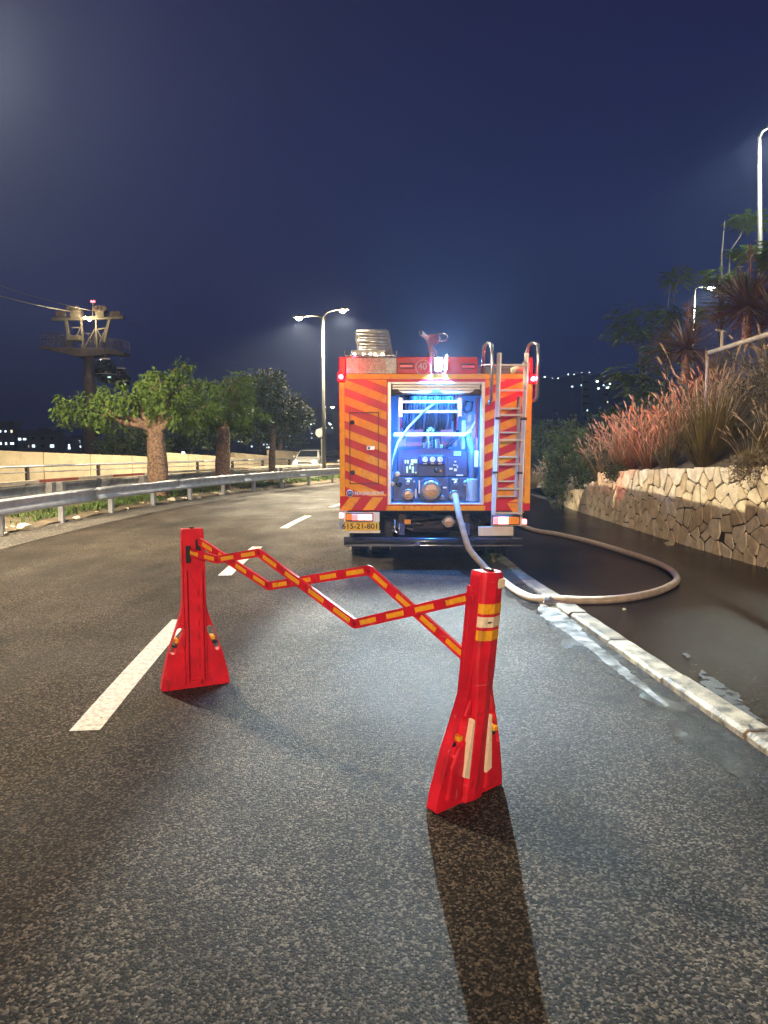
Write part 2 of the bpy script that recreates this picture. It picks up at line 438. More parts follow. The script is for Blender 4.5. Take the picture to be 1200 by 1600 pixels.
# kerb of single stones
kerb = bpy.data.objects.new('kerb', None); COL.objects.link(kerb); kerb['kind'] = 'structure'
y = -14.2
while y < 26:
    L = .98; y1 = y + L
    mb = MB(); rings = []
    jz = random.uniform(-.006, .006); jo = random.uniform(-.008, .008)
    for t in (0, .18, .36, .54, .7, .86, 1):
        yy = y + .006 + (L - .012) * t; z = kz(yy) + jz
        w = lambda: random.uniform(-.006, .006)
        rings.append([off(yy, KERB_O + jo, -.1), off(yy, KERB_O + jo + w(), z - .018 + w()), off(yy, KERB_O + .022 + jo + w(), z + w() * .5),
                      off(yy, KERB_O + .165 + w(), z + .002 + w() * .5), off(yy, KERB_O + .18, z - .015), off(yy, KERB_O + .18, -.1)])
    mb.loft(rings).build('kerbstone', M_kerbw if y < 4.6 else M_kerb, kerb, bevel=.006)
    y = y1
# water running along the gutter from the leaking coupling
def stream(path, z, name, m):
    mb = MB(); P = path; k = 0
    for i, (x, y, w) in enumerate(P):
        a = Vector(P[max(i - 1, 0)][:2]); b = Vector(P[min(i + 1, len(P) - 1)][:2]); t = (b - a).normalized(); nn = Vector((-t.y, t.x))
        for c in range(5):
            u = (c - 2) / 2; q = Vector((x, y)) + nn * u * w * random.uniform(.75, 1.2)
            mb.v.append((q.x, q.y, z + .005 * (1 - abs(u)) * random.uniform(.4, 1.2)))
    for i in range(len(P) - 1):
        for c in range(4): mb.f.append((i * 5 + c, i * 5 + c + 1, i * 5 + 6 + c, i * 5 + 5 + c))
    return tag(mb.build(name, m, smooth=True), kind='structure')
wp = []
for (px, py, w) in ((858, 938, .10), (872, 962, .13), (900, 985, .085), (935, 1012, .06), (975, 1045, .05), (1015, 1075, .03), (1056, 1107, .012)):
    q = onplane(px, py, .01); wp.append((q.x - .03, q.y, w))
dense = []
for i in range(len(wp) - 1):
    for k in range(8):
        t = k / 8; dense.append(tuple(a + (b - a) * t for a, b in zip(wp[i], wp[i + 1])))
stream(dense, .008, 'water', M_water)
gw = strip(KERB_O - .30, KERB_O - .01, -8, 8.2, .004, .09)
for i_ in range(0, len(gw.v), 2):
    p_ = gw.v[i_]; gw.v[i_] = (p_[0] + .05 * math.sin(p_[1] * 3.1) + .03 * math.sin(p_[1] * 9.7) + random.uniform(-.03, .03), p_[1], p_[2])
M_gut = asphalt('wet gutter asphalt', .003, .05, (1, .85, .75), .16, .4, 85, .6, .3); ragged(M_gut, 3.2, .36, .60)
struct('gutter_water', gw, M_gut)

# ------------------------------------------------------------------ guard rails
WB = [(-.00, .31), (.045, .285), (.05, .25), (.012, .20), (.0, .155), (.012, .11), (.05, .06), (.045, .025), (0, 0)]
def wbeam(y0, y1, o, z, flip=1, dy=.5):
    rings = []
    for y in frange(y0, y1, dy):
        rings.append([off(y, o + flip * a, z + h) for a, h in WB] + [off(y, o + flip * (a - .012), z + h) for a, h in WB[::-1]])
    return MB().loft(rings)
gr = thing('guard_rail', 'near galvanised guard rail along the road edge in front of the trees', 'guard rail')
for y0 in frange(-8, 56, 4): wbeam(y0 + .004, y0 + 3.996, -4.85, .37).build('rail_section', M_galv, gr, smooth=True)
pm = MB().bb(-.055, .055, -.05, .05, -.3, .64).mesh('post', M_galv)
for y0 in frange(-7.2, 58.8, 2):
    o = link('post', pm, gr, .006); o.location = off(y0, -4.95); o.rotation_euler = (0, 0, heading(y0))
for y0 in frange(-8, 56, 4):                       # lap-joint bolts
    for dy in (-.1, .1):
        for z in (.42, .63):
            p = off(y0 + dy, -4.85 + .045, z); MB().cyl(p, p + Vector((.02, 0, 0)), .014, 6).build('bolt', M_galvd, gr)
g2 = thing('crash_barrier', 'far crash barrier with red and white top and paired posts behind the trees', 'guard rail')
k = 0
for y0 in frange(4, 70, 1.5):
    rings = [[off(y, -7.33, .70), off(y, -7.33, .77), off(y, -7.49, .77), off(y, -7.49, .70)] for y in frange(y0, y0 + 1.5, .5)]
    MB().loft(rings).build('top_block', mat('red barrier paint', (.42, .10, .06), .6) if k % 2 and y0 < 21 else mat('white barrier paint', (.66, .58, .45), .6), g2); k += 1
for y0 in frange(4, 64, 4):
    wbeam(y0, y0 + 3.99, -7.38, .36).build('rail_section', M_galvd, g2, smooth=True)
pm = MB().bb(-.11, .11, -.09, .09, -.3, .69).mesh('post', M_galvd)
for y0 in frange(6, 66, 4):
    for d in (-.2, .2):
        o = link('post', pm, g2, .008); o.location = off(y0 + d, -7.27); o.rotation_euler = (0, 0, heading(y0))

# beige wall beyond the opposing road, with its hand rail
wall = thing('concrete_wall', 'long beige concrete wall with stepped sloping top beyond the opposing road', 'wall')
segs = [(20, 32, 1.72, 1.10), (32, 38.2, 1.38, 1.02), (38.2, 42, 1.30, 1.08), (42, 56, 1.46, .98)]
for a, b, z0, z1 in segs:
    ys = frange(a, b, 2.0)
    for i in range(len(ys) - 1):
        za, zb = (z0 + (z1 - z0) * (ys[i] - a) / (b - a)), (z0 + (z1 - z0) * (ys[i + 1] - a) / (b - a))
        rings = []
        for yy, zz in ((ys[i] + .012, za), (ys[i + 1] - .012, zb)):
            rings.append([off(yy, -16, -.2), off(yy, -16, zz), off(yy, -16.35, zz), off(yy, -16.35, -.2)])
        MB().loft(rings).build('wall_panel', M_conc, wall, bevel=.015)
hr = thing('hand_rail', 'grey pipe hand rail on dark posts in front of the beige wall', 'railing')
for y0 in frange(18, 54, 4):
    MB().tube([off(y, -14.9, .86) for y in frange(y0, y0 + 4, 1)], .05, 8).build('rail', M_galv, hr, smooth=True)
    MB().tube([off(y, -14.9, .62) for y in frange(y0, y0 + 4, 1)], .03, 6).build('rail', M_galvd, hr, smooth=True)
pm = MB().bb(-.06, .06, -.06, .06, -.2, .84).mesh('post', M_dark)
for y0 in frange(18.5, 54.5, 3):
    o = link('post', pm, hr); o.location = off(y0, -14.9); o.rotation_euler = (0, 0, heading(y0))

# ------------------------------------------------------------------ retaining wall of rough stones
def wtop(y):
    for (a, za), (b, zb) in zip(((4, 1.45), (9.4, 1.36), (12.5, 1.24), (15.9, 1.05), (15.95, .86), (17.2, .74), (17.25, .60), (19.0, .45)), ((9.4, 1.36), (12.5, 1.24), (15.9, 1.05), (15.95, .86), (17.2, .74), (17.25, .60), (19.0, .45), (30, .2))):
        if y <= b: return za + (zb - za) * (max(y, a) - a) / (b - a)
    return .2
rw = thing('retaining_wall', 'rough limestone retaining wall between the wet pavement and the grassy slope', 'wall')
Y0, Y1 = 6.2, 19.0
mb = MB(); rings = []
for y in frange(Y0, Y1, .4):
    t = wtop(y) - .03
    rings.append([(wallx(y) + .03, y, -.1), (wallx(y) + .08, y, t), (wallx(y) + .5, y, t), (wallx(y) + .5, y, -.1)])
mb.loft(rings).build('mortar_core', M_mortar, rw)
sites = []
rng = random.Random(11)
tries = 0
while tries < 9000 and len(sites) < 262:
    tries += 1
    q = (rng.uniform(Y0, Y1), rng.uniform(0, 1.45))
    if q[1] > wtop(q[0]) + .02: continue
    rmin = rng.choice([.13, .17, .2, .27, .33])
    if all((q[0] - s[0]) ** 2 + ((q[1] - s[1]) * 1.0) ** 2 > (rmin * (.62 + .38 * 1)) ** 2 for s in sites): sites.append(q)
nst = 0
for s in sites:
    poly = [(s[0] - .55, max(0.02, s[1] - .6)), (s[0] + .55, max(0.02, s[1] - .6)), (s[0] + .55, s[1] + .6), (s[0] - .55, s[1] + .6)]
    poly = clip(poly, 1, 0, Y1); poly = clip(poly, -1, 0, -Y0)
    tl, tr = wtop(s[0] - .05), wtop(s[0] + .05)
    sl = max(-.12, min(.05, (tr - tl) / .1)); poly = clip(poly, -sl, 1, wtop(s[0]) - sl * s[0] + rng.uniform(-.015, .02))
    for t in sites:
        if t is s or abs(t[0] - s[0]) > 1.2: continue
        nx, nz = t[0] - s[0], t[1] - s[1]; l = math.hypot(nx, nz); nx, nz = nx / l, nz / l
        poly = clip(poly, nx, nz, nx * (s[0] + t[0]) / 2 + nz * (s[1] + t[1]) / 2 - .0105)
        if len(poly) < 3: break
    if len(poly) < 3: continue
    # soften the corners
    pts = []
    for i in range(len(poly)):
        a, b, c = poly[i - 1], poly[i], poly[(i + 1) % len(poly)]
        for q, w in ((a, .13), (c, .13)):
            pts.append((b[0] + (q[0] - b[0]) * w + rng.uniform(-.006, .006), b[1] + (q[1] - b[1]) * w + rng.uniform(-.006, .006)))
    cx = sum(p[0] for p in pts) / len(pts); cz = sum(p[1] for p in pts) / len(pts)
    d = rng.uniform(.022, .05); tilt = rng.uniform(-.06, .06)
    rings = []
    for sc, dd in ((1, 0), (.992, .7), (.96, .95), (.75, 1.0)):
        rings.append([(wallx(cx) + .05 - d * dd + (pz_[0] - cx) * (.0 + tilt * dd) + pz_[1] * .03 + (wallx(pz_[0]) - wallx(cx)), cx + (pz_[0] - cx) * sc, cz + (pz_[1] - cz) * sc) for pz_ in pts])
    MB().loft(rings).build('stone', rng.choice(M_stone), rw, smooth=False); nst += 1
print('stones', nst)

# ------------------------------------------------------------------ slope above the wall, hills
def slopez(x, y):
    b = wtop(min(y, 18)) - .08; d = max(0, x - wallx(min(y, 30)) - .25)
    h = b + .62 * min(d, 4.2) + .10 * max(0, d - 4.2)
    f = 1 if y < 19 else max(0, 1 - (y - 19) / 9)
    f = f * f * (3 - 2 * f)
    return max(-.02, h * f + (1 - f) * .1) + .05 * math.sin(x * 2.1 + y) * min(1, d)
mb = MB(); xs = [.2, .5, 1, 1.6, 2.2, 3, 3.8, 4.6, 6, 9, 14, 22, 40]; ys = frange(-14, 34, .8)
for y in ys:
    for d in xs:
        x = wallx(min(y, 30)) + d; mb.v.append((x, y, slopez(x, y)))
n = len(xs)
mb.f += [(i * n + c, i * n + c + 1, (i + 1) * n + c + 1, (i + 1) * n + c) for i in range(len(ys) - 1) for c in range(n - 1)]
struct('slope', mb, M_soil, smooth=True)
def hillring(name, dist, prof, m, seed):
    rr = random.Random(seed); mb = MB(); N = 120
    for i in range(N + 1):
        px = prof[0][0] + (prof[-1][0] - prof[0][0]) * i / N
        for (a, ya), (b, yb) in zip(prof, prof[1:]):
            if a <= px <= b: py = ya + (yb - ya) * (px - a) / (b - a); break
        t = at(px, py, dist); t.z += rr.uniform(-.4, .8) * dist / 200
        base = Vector((t.x, dist * .8, -1)); mid = Vector((t.x, dist * .92, t.z * .55)); back = Vector((t.x * 1.2, dist * 1.3, t.z * .8))
        mb.v += [tuple(base), tuple(mid), tuple(t), tuple(back)]
    for i in range(N):
        for c in range(3): mb.f.append((i * 4 + c, i * 4 + c + 1, i * 4 + 5 + c, i * 4 + 4 + c))
    return struct(name, mb, m, smooth=True)
hillring('city_hill', 620, [(-900, 640), (-200, 655), (0, 668), (150, 690), (300, 688), (400, 660), (480, 640), (560, 634), (700, 640)], M_hill, 3)
hillring('far_hill', 800, [(690, 630), (780, 605), (860, 592), (930, 585), (1010, 590), (1200, 600), (1800, 560)], M_hill, 4)

# ------------------------------------------------------------------ street lamps
def street_lamp(label, loc, h, arms, rz=0, power=0, col=(1, .84, .58), cone=158, lens=None, r0=.10, group='street lamps', aims=None, glow_w=0):
    t = thing('street_lamp', label, 'street lamp', loc, rz, group)
    MB().tube([(0, 0, 0), (0, 0, h * .4), (0, 0, h)], [r0, r0 * .8, r0 * .5], 12).cyl((0, 0, 0), (0, 0, .5), r0 * 1.5, 12).build('pole', M_pole if lens is None else mat('dull dark lamp post', (.05, .047, .04), .6), t, smooth=True)
    for i, (ax, rise) in enumerate(arms):
        sgn = 1 if ax > 0 else -1
        MB().tube([(0, 0, h - .05), (ax * .3, 0, h + rise * .7), (ax, 0, h + rise)], [.04, .035, .03], 8).build('arm', M_pole, t, smooth=True)
        hd = MB().loft([[(ax + sgn * a, -w, h + rise + z0), (ax + sgn * a, w, h + rise + z0), (ax + sgn * a, w * .7, h + rise + z1), (ax + sgn * a, -w * .7, h + rise + z1)]
                        for a, w, z0, z1 in ((-.05, .06, -.04, .03), (.1, .14, -.05, .07), (.5, .15, -.05, .07), (.62, .06, -.03, .02))])
        ho = hd.build('lamp_head', M_pole, t, bevel=.01)
        MB().lathe([(.03, -.12), (.10, -.10), (.14, -.05), (.15, 0)], (ax + sgn * .3, 0, h + rise - .052), 'Z', 16).build('lens', lens or G_warm, ho, smooth=True)
        if power:
            if glow_w: light('lens_light', 'POINT', (ax + sgn * .3, 0, h + rise - .2), glow_w, col, t, size=.06)
            light('lamp_light', 'SPOT', (ax + sgn * .3, 0, h + rise - .19), power, col, t, aim=(aims[i] if aims else (ax + sgn * .3, 0, 0)), angle=cone, blend=.4, size=.1)
    return t
street_lamp('double armed street lamp rising from the median left of the fire engine', (-2.88, 34.2, 0), 7.75, [(-1.0, .12), (.75, .3)], heading(33.5), 11000, glow_w=1100)
street_lamp('street lamp on the near median whose head is just above the left frame edge', off(11.6, -6.0), 7.9, [(-.8, .12), (.8, .2)], heading(11.6), SIDE_LAMP, cone=130, aims=[(-9, 8, 0), (10, -.6, .5)])
street_lamp('street lamp on the median behind the viewer', off(-15, -6.0), 7.6, [(-.8, .12), (.8, .2)], heading(-15), BACK_LAMP, col=(1, .75, .50), cone=95, aims=[(-9, -4, 0), (3.2, 24, 1)])
street_lamp('small distant street lamp showing just right of the double armed lamp pole', (-6.4, 78, 0), 6.0, [(.5, .1)], 0, 600, r0=.07)
street_lamp('tall pale street lamp pole on the slope at the far right', (10.5, 20, 3.3), 6.7, [(.30, .12)], 0, 4500, glow_w=450, col=(.93, 1, .86), lens=G_cool, r0=.085).rotation_euler = (Matrix.Rotation(-.055, 4, 'Y') @ Matrix.Rotation(-1.1, 4, 'Z')).to_euler()
street_lamp('street lamp shining through the thin trees above the spiky plants', (14.1, 33, 2.8), 6.0, [(.45, .1)], 0, 4500, glow_w=700, col=(.95, 1, .78), lens=G_cool, r0=.09)

# ------------------------------------------------------------------ expandable barrier
bar_t = thing('expandable_barrier', 'red plastic expandable barrier with scissor arms standing across the lane', 'barrier')
PROF = [(0, .215), (.012, .226), (.08, .217), (.24, .178), (.33, .148), (.40, .124), (.46, .104), (.53, .084), (.62, .075), (.80, .072), (1.05, .072), (1.07, .066)]
def capsule(x0, z0, x1, z1, r, n=8):
    a = math.atan2(z1 - z0, x1 - x0); P = []
    for k in range(n + 1): t = a + math.pi / 2 + math.pi * k / n; P.append((x0 + r * math.cos(t), z0 + r * math.sin(t)))
    for k in range(n + 1): t = a - math.pi / 2 + math.pi * k / n; P.append((x1 + r * math.cos(t), z1 + r * math.sin(t)))
    return P
def make_post(loc, rz):
    outline = [(w, z) for z, w in PROF] + [(-w, z) for z, w in PROF[::-1]]
    holes = [capsule(s * .098, .395, s * .146, .262, .021) for s in (-1, 1)]
    p = flat(outline, holes, .06, .01, 'post', M_bred, bar_t)
    p.location = loc; p.rotation_euler = (0, 0, rz)
    # outer spine with its ridge, running down into the foot
    rings = []
    for z, w, d, ri in ((.0, .060, .040, .004), (.02, .062, .052, .006), (.16, .056, .056, .008), (.34, .048, .058, .010), (.47, .050, .058, .012), (.56, .062, .056, .012), (.64, .069, .054, .014), (1.0, .069, .052, .016), (1.05, .069, .052, .016), (1.068, .062, .046, .01)):
        rings.append([(-w, .025, z), (-w * .93, d - .012, z), (-w * .82, d, z), (.006, d + ri, z), (w * .82, d, z), (w * .93, d - .012, z), (w, .025, z)])
    MB().loft(rings).build('spine', M_bred, p, bevel=.004)
    # swept pods over the foot
    for s in (-1, 1):
        pod = [(s * .075, .04), (s * .175, .05), (s * .165, .20), (s * .128, .285), (s * .085, .315)]
        MB().prism([(x, z) for x, z in pod], .025, .05).build('pod', M_bred, p, bevel=.012)
        MB().prism([(s * .066, .50), (s * .088, .47), (s * .108, .42), (s * .078, .405), (s * .06, .43)], .025, .046).build('pod', M_bred, p, bevel=.01)
        MB().prism([(s * .058, .135), (s * .094, .15), (s * .090, .17), (s * .060, .41), (s * .054, .40)], .03, .0615).build('reflector', M_rwhite, p)
        MB().bb(s * .108, s * .132, -.03, .045, .315, .338).build('clip', M_ryel, p, bevel=.003)
        MB().bb(s * .12, s * .15, -.02, .02, .285, .30).build('clip', M_black, p)
    # reflective bands wrapped round the ridge
    for z0, z1, m in ((.785, .83, M_ryel), (.845, .892, M_rwhite), (.905, .95, M_ryel)):
        z0 -= .02; z1 -= .02
        b = MB(); rg = []
        for z in (z0, z1):
            rg.append([(-.0705, .027, z), (-.0660, .0415, z), (-.0575, .0545, z), (.006, .0705, z), (.0575, .0545, z), (.0660, .0415, z), (.0705, .027, z), (.05, .02, z), (-.05, .02, z)])
        b.loft(rg).build('reflective_band', m, p)
    MB().prism([(-.058, 1.0), (-.012, .996), (-.006, 1.02), (-.012, 1.04), (-.058, 1.04)], .03, .066).build('reflector', M_rwhite, p, bevel=.004)
    for dx in (-.012, 0, .012): MB().bb(.02 + dx - .003, .02 + dx + .003, .064, .0695, .845, .852).build('band_mark', M_ink, p)
    # inner face: channel, ribs, slots
    for x in (-.05, .05): MB().bb(x - .006, x + .006, -.050, -.02, .05, .80).build('rib', M_bred, p, bevel=.003)
    for x in (-.072, .072): MB().bb(x - .004, x + .004, -.042, -.02, .03, 1.0).build('rib', M_bred, p, bevel=.002)
    MB().bb(-.032, .032, -.058, -.02, .025, .055).build('latch_block', M_bred, p, bevel=.004)
    for k in range(6): MB().bb(.014, .028, -.041, -.02, .12 + .1 * k, .165 + .1 * k).build('stop', M_bred, p, bevel=.003)
    for x, z0, z1 in ((-.034, .85, .96), (.03, .925, 1.0)):
        MB().bb(x - .014, x + .014, -.045, -.02, z0, z1).build('slot', M_slot, p)
    MB().bb(-.012, .012, -.01, .03, 1.065, 1.08).build('top_pin', M_dark, p)
    return p
make_post((-1.272, 4.665, 0), R(24.8))
rpost = make_post((.375, 3.145, -.012), R(221))
rpost.rotation_euler = (Matrix.Rotation(R(4.6), 4, 'Y') @ Matrix.Rotation(R(221), 4, 'Z')).to_euler()
# scissor arms: the plane through both posts
PL, PR = Vector((-1.222, 4.60, 0)), Vector((.318, 3.20, 0))
DIR = (PR - PL).normalized(); NRM = Vector((DIR.y, -DIR.x, 0))
if NRM.y > 0: NRM = -NRM
def onlat(px, py):
    r = ray(px, py); o = Vector((0, 0, CAM_H)); t = (PL - o).dot(NRM) / r.dot(NRM); return o + r * t
def lattice(a, b, side, nref=4, gaps=(.06, .94)):
    A, B = onlat(*a) + NRM * side, onlat(*b) + NRM * side
    d = (B - A); L = d.length; q = d.normalized(); up = NRM.cross(q)
    if up.z < 0: up = -up
    h, w = .025, .009
    mb = MB(); rg = []
    for s, hh in ((-.012, .012), (.0, h), (L, h), (L + .012, .012)):
        P = A + q * s; rg.append([P - up * hh - NRM * w, P + up * hh - NRM * w, P + up * hh + NRM * w, P - up * hh + NRM * w])
    o = mb.loft(rg).build('lattice_bar', M_bred, bar_t, bevel=.004)
    for sgn in (-1, 1):
        MB().bar(A + up * sgn * (h - .003) + NRM * w, B + up * sgn * (h - .003) + NRM * w, .006, .006).build('lip', M_bred, o)
    for k in range(nref):
        s0 = L * (k + .2) / nref + .006; s1 = L * (k + .86) / nref - .006
        P0, P1 = A + q * s0 + NRM * (w + .0015), A + q * s1 + NRM * (w + .0015)
        e = NRM * .0015
        MB().add([P0 - up * .012 - e, P1 - up * .012 - e, P1 + up * .012 - e, P0 + up * .012 - e, P0 - up * .012 + e, P1 - up * .012 + e, P1 + up * .012 + e, P0 + up * .012 + e],
                 [(0, 1, 2, 3), (4, 5, 6, 7), (0, 1, 5, 4), (1, 2, 6, 5), (2, 3, 7, 6), (3, 0, 4, 7)]).build('reflector_strip', M_ryel, o)
    for P in (A, B): MB().cyl(P + NRM * (w - .002), P + NRM * (w + .006), .011, 10).build('pivot', M_bred, o)
    return o
lattice((294, 861), (343, 874), .012, 2)
lattice((343, 874), (408, 863), .012, 2)
lattice((408, 863), (558, 974), .012, 4)
lattice((310, 846), (418, 916), -.012, 4)
lattice((418, 916), (575, 891), -.012, 4)
lattice((575, 891), (729, 1029), -.012, 4)
lattice((558, 974), (741, 932), .012, 4)

# ------------------------------------------------------------------ fire engine
FX, FY = .67, 9.3
fe = thing('fire_engine', 'red and orange chevron fire engine seen from behind with lit pump compartment', 'fire engine', (FX, FY, 0))
def U(u): return at(510 + u / 3.4286, 650, FY).x - FX
def V(v): return at(680, 480 + v / 3.4286, FY).z
BW = 1.25; ZB, ZS, ZT, ZC = V(1090), V(1015), V(357), V(266)     # underside, stripe strip, roof edge, cap top
OX0, OX1, OZ0, OZ1 = U(328), U(848), V(1058), V(400)               # compartment opening
DEPTH = .95
def sheet(poly, y, t, name, m, parent): return MB().prism(poly, y - t, y).build(name, m, parent)
# body sides, roof, front bulkhead
MB().bb(-BW, -BW + .05, .02, 4.6, ZB, ZT).build('side_panel', M_red, fe, bevel=.01)
MB().bb(BW - .05, BW, .02, 4.6, ZB, ZT).build('side_panel', M_red, fe, bevel=.01)
MB().bb(-BW, BW, .02, 4.6, ZT - .05, ZT - .002).build('roof_panel', M_red, fe, bevel=.01)
MB().bb(-BW + .05, BW - .05, DEPTH + .03, 4.6, ZB + .02, ZT - .05).build('body_core', M_red, fe)
MB().bb(-BW + .1, BW - .1, .06, DEPTH, ZB - .02, ZB + .05).build('floor_panel', M_dark, fe)
# side shutters along both flanks
for s in (-1, 1):
    for k in range(3):
        a = .25 + k * 1.45
        sh = MB().bb(s * (BW - .006), s * (BW + .008), a, a + 1.3, ZB + .14, ZT - .16).build('side_shutter', M_alup, fe)
        for q in range(20): MB().bb(s * (BW + .004), s * (BW + .014), a + .01, a + 1.29, ZB + .15 + q * .078, ZB + .22 + q * .078).build('slat', M_alup, sh)
    MB().bb(s * (BW - .005), s * (BW + .006), .03, 4.6, ZT - .13, ZT - .03).build('side_band', M_amber, fe)
# cab in front
cab = MB().prism([(4.75, .55), (6.6, .55), (6.62, 1.45), (6.35, 2.55), (4.75, 2.6)], -1.2, 1.2)
cab.v = [(y, x, z) for x, y, z in cab.v]
cab.build('cab', M_red, fe, bevel=.06)
for s in (-1, 1): MB().bb(s * 1.195, s * 1.21, 5.2, 6.2, 1.5, 2.35).build('cab_window', M_glass, fe)
MB().bb(-1.1, 1.1, 6.42, 6.6, 1.55, 2.3).build('windscreen', M_glass, fe)
# rear panels: left, right, header, sill
XL = U(97)
lp = MB().bb(-BW, OX0, 0, .06, ZB, ZT).build('rear_panel', M_red, fe, bevel=.004)
rp = MB().bb(OX1, BW, 0, .06, ZB, ZT).build('rear_panel', M_red, fe, bevel=.004)
MB().bb(OX0, OX1, 0, .06, OZ1, ZT).build('header_panel', M_red, fe)
MB().bb(OX0, OX1, 0, .06, ZB, OZ0).build('sill_panel', M_red, fe)
def rect(x0, x1, z0, z1): return [(x0, z0), (x1, z0), (x1, z1), (x0, z1)]
def chev(uL, uR, vT, vB, pts, parent):
    base = rect(U(uL), U(uR), V(vB), V(vT)); poly = [(U(u), V(v)) for u, v in pts]
    out = poly
    for nx, nz, d in ((1, 0, U(uR)), (-1, 0, -U(uL)), (0, 1, V(vT)), (0, -1, -V(vB))):
        out = clip(out, nx, nz, d)
        if len(out) < 3: return
    sheet(out, -.0005, .003, 'chevron_stripe', M_orange, parent)
for k in range(-3, 9):
    v0 = 386 + 88.5 * k
    chev(99, 322, 388, 1012, [(90, v0 - 3), (325, v0 + 88), (325, v0 + 132), (90, v0 + 42)], lp)
    v0 = 392 + 88.5 * k
    chev(850, 1066, 388, 1045, [(840, v0 + 90), (1110, v0 - 20), (1110, v0 + 24), (840, v0 + 135)], rp)
sheet(rect(-BW + .004, XL, V(1012), ZT - .1), -.0005, .003, 'edge_strip', M_amber, lp)
sheet(rect(U(1068), BW - .004, V(1050), ZT - .1), -.0005, .003, 'edge_strip', M_amber, rp)
sheet(rect(-BW + .1, OX0 + .8, V(384), V(358)), -.0005, .003, 'edge_strip', M_amber, lp)
sheet(rect(OX0 + .8, BW - .06, V(384), V(358)), -.0005, .003, 'edge_strip', M_amber, rp)
for k in range(-1, 4):
    b = 70 + 123 * k
    chev(68, 325, 1018, 1086, [(b, 1086), (b + 60, 1086), (b + 112, 1018), (b + 52, 1018)], lp)
    b = 850 + 123 * k
    chev(940, 1092, 1050, 1100, [(b, 1050), (b + 60, 1050), (b + 96, 1100), (b + 36, 1100)], rp)
sheet(rect(OX0 - .01, OX1 + .02, V(1089), V(1064)), -.0035, .003, 'sill_strip', M_amber, fe)
# hatch on the left panel
hx0, hx1, hz0, hz1 = U(123), U(282), V(948), V(562)
ht = thing('hatch', None, None); ht.parent = fe
for a in (rect(hx0, hx0 + .012, hz0, hz1), rect(hx1 - .012, hx1, hz0, hz1), rect(hx0, hx1, hz0, hz0 + .012), rect(hx0, hx1, hz1 - .012, hz1)):
    sheet(a, -.0035, .004, 'seam', mat('dark seam', (.10, .012, .01), .6), ht)
for v in (617, 885):
    MB().bb(U(128), U(150), -.03, 0, V(v + 9), V(v - 9)).cyl((U(139), -.02, V(v + 12)), (U(139), -.02, V(v - 12)), .013, 8).build('hinge', M_black, ht, bevel=.003)
MB().bb(U(215), U(258), -.022, 0, V(766), V(744)).build('latch', M_alu, ht, bevel=.006)
MB().cyl((U(228), -.03, V(755)), (U(228), 0, V(755)), .016, 10).build('lock', M_black, ht)
# maker's emblem and lettering
MB().lathe([(.048, -.0005), (.048, -.008), (.038, -.0105)], (U(124), 0, V(997)), 'Y', 20).build('emblem', M_silver, fe)
MB().lathe([(.039, -.010), (.039, -.0125)], (U(124), 0, V(997)), 'Y', 20).build('emblem_disc', M_blue, fe)
mk = MB()
for a, b in (((-.03, -.014), (-.012, .016)), ((-.012, .016), (-.002, -.010)), ((-.002, -.010), (.012, .020)), ((.012, .020), (.026, -.016))):
    mk.bar((U(124) + a[0], -.0135, V(997) + a[1]), (U(124) + b[0], -.0135, V(997) + b[1]), .007, .003)
mk.build('emblem_mark', M_silver, fe)
text('lettering', 'MAGIRUS', .068, M_silver, (U(205), -.004, V(998)), fe, sx=.95)
text('lettering', 'LOHR', .068, M_rwhite, (U(278), -.004, V(998)), fe, sx=.85)
# red cap above the rear with markings
MB().bb(U(376), U(808), -.0, .5, ZT - .002, ZC).build('roof_cap', M_red, fe, bevel=.012)
MB().bb(-BW, U(106), 0, .5, ZT - .002, ZC).build('corner_cap', M_red, fe, bevel=.012)
MB().bb(U(1090), BW, 0, .4, ZT - .002, V(268)).build('corner_cap', M_red, fe, bevel=.012)
for u0, u1, v0, v1 in ((390, 466, 300, 328), (718, 795, 302, 330)):
    MB().bb(U(u0), U(u1), -.012, 0, V(v1), V(v0)).build('marker_bar', M_dark, fe, bevel=.004)
    MB().bb(U(u0 + 4), U(u1 - 4), -.017, -.010, V(v1 - 5), V(v0 + 9)).build('marker_lens', mat('faintly glowing red lens', (.7, .05, .07), .3, emit=.25, ecol=(1, .08, .1)), fe, bevel=.003)  # lens given a faint red glow of its own
cr = MB(); q0 = Vector((U(516), -.004, V(322)))
for k in range(28):
    a0, a1 = 2 * math.pi * k / 28, 2 * math.pi * (k + 1) / 28
    cr.add([q0 + Vector((r * math.cos(a), 0, r * math.sin(a))) for r, a in ((.088, a0), (.098, a0), (.098, a1), (.088, a1))], [(0, 1, 2, 3)])
M_fade = mat('faded cream print', (.62, .33, .30), .5)
cr.build('number_ring', M_fade, fe)
text('number', '40', .125, M_fade, (U(514), -.004, V(318)), fe, sx=.9)
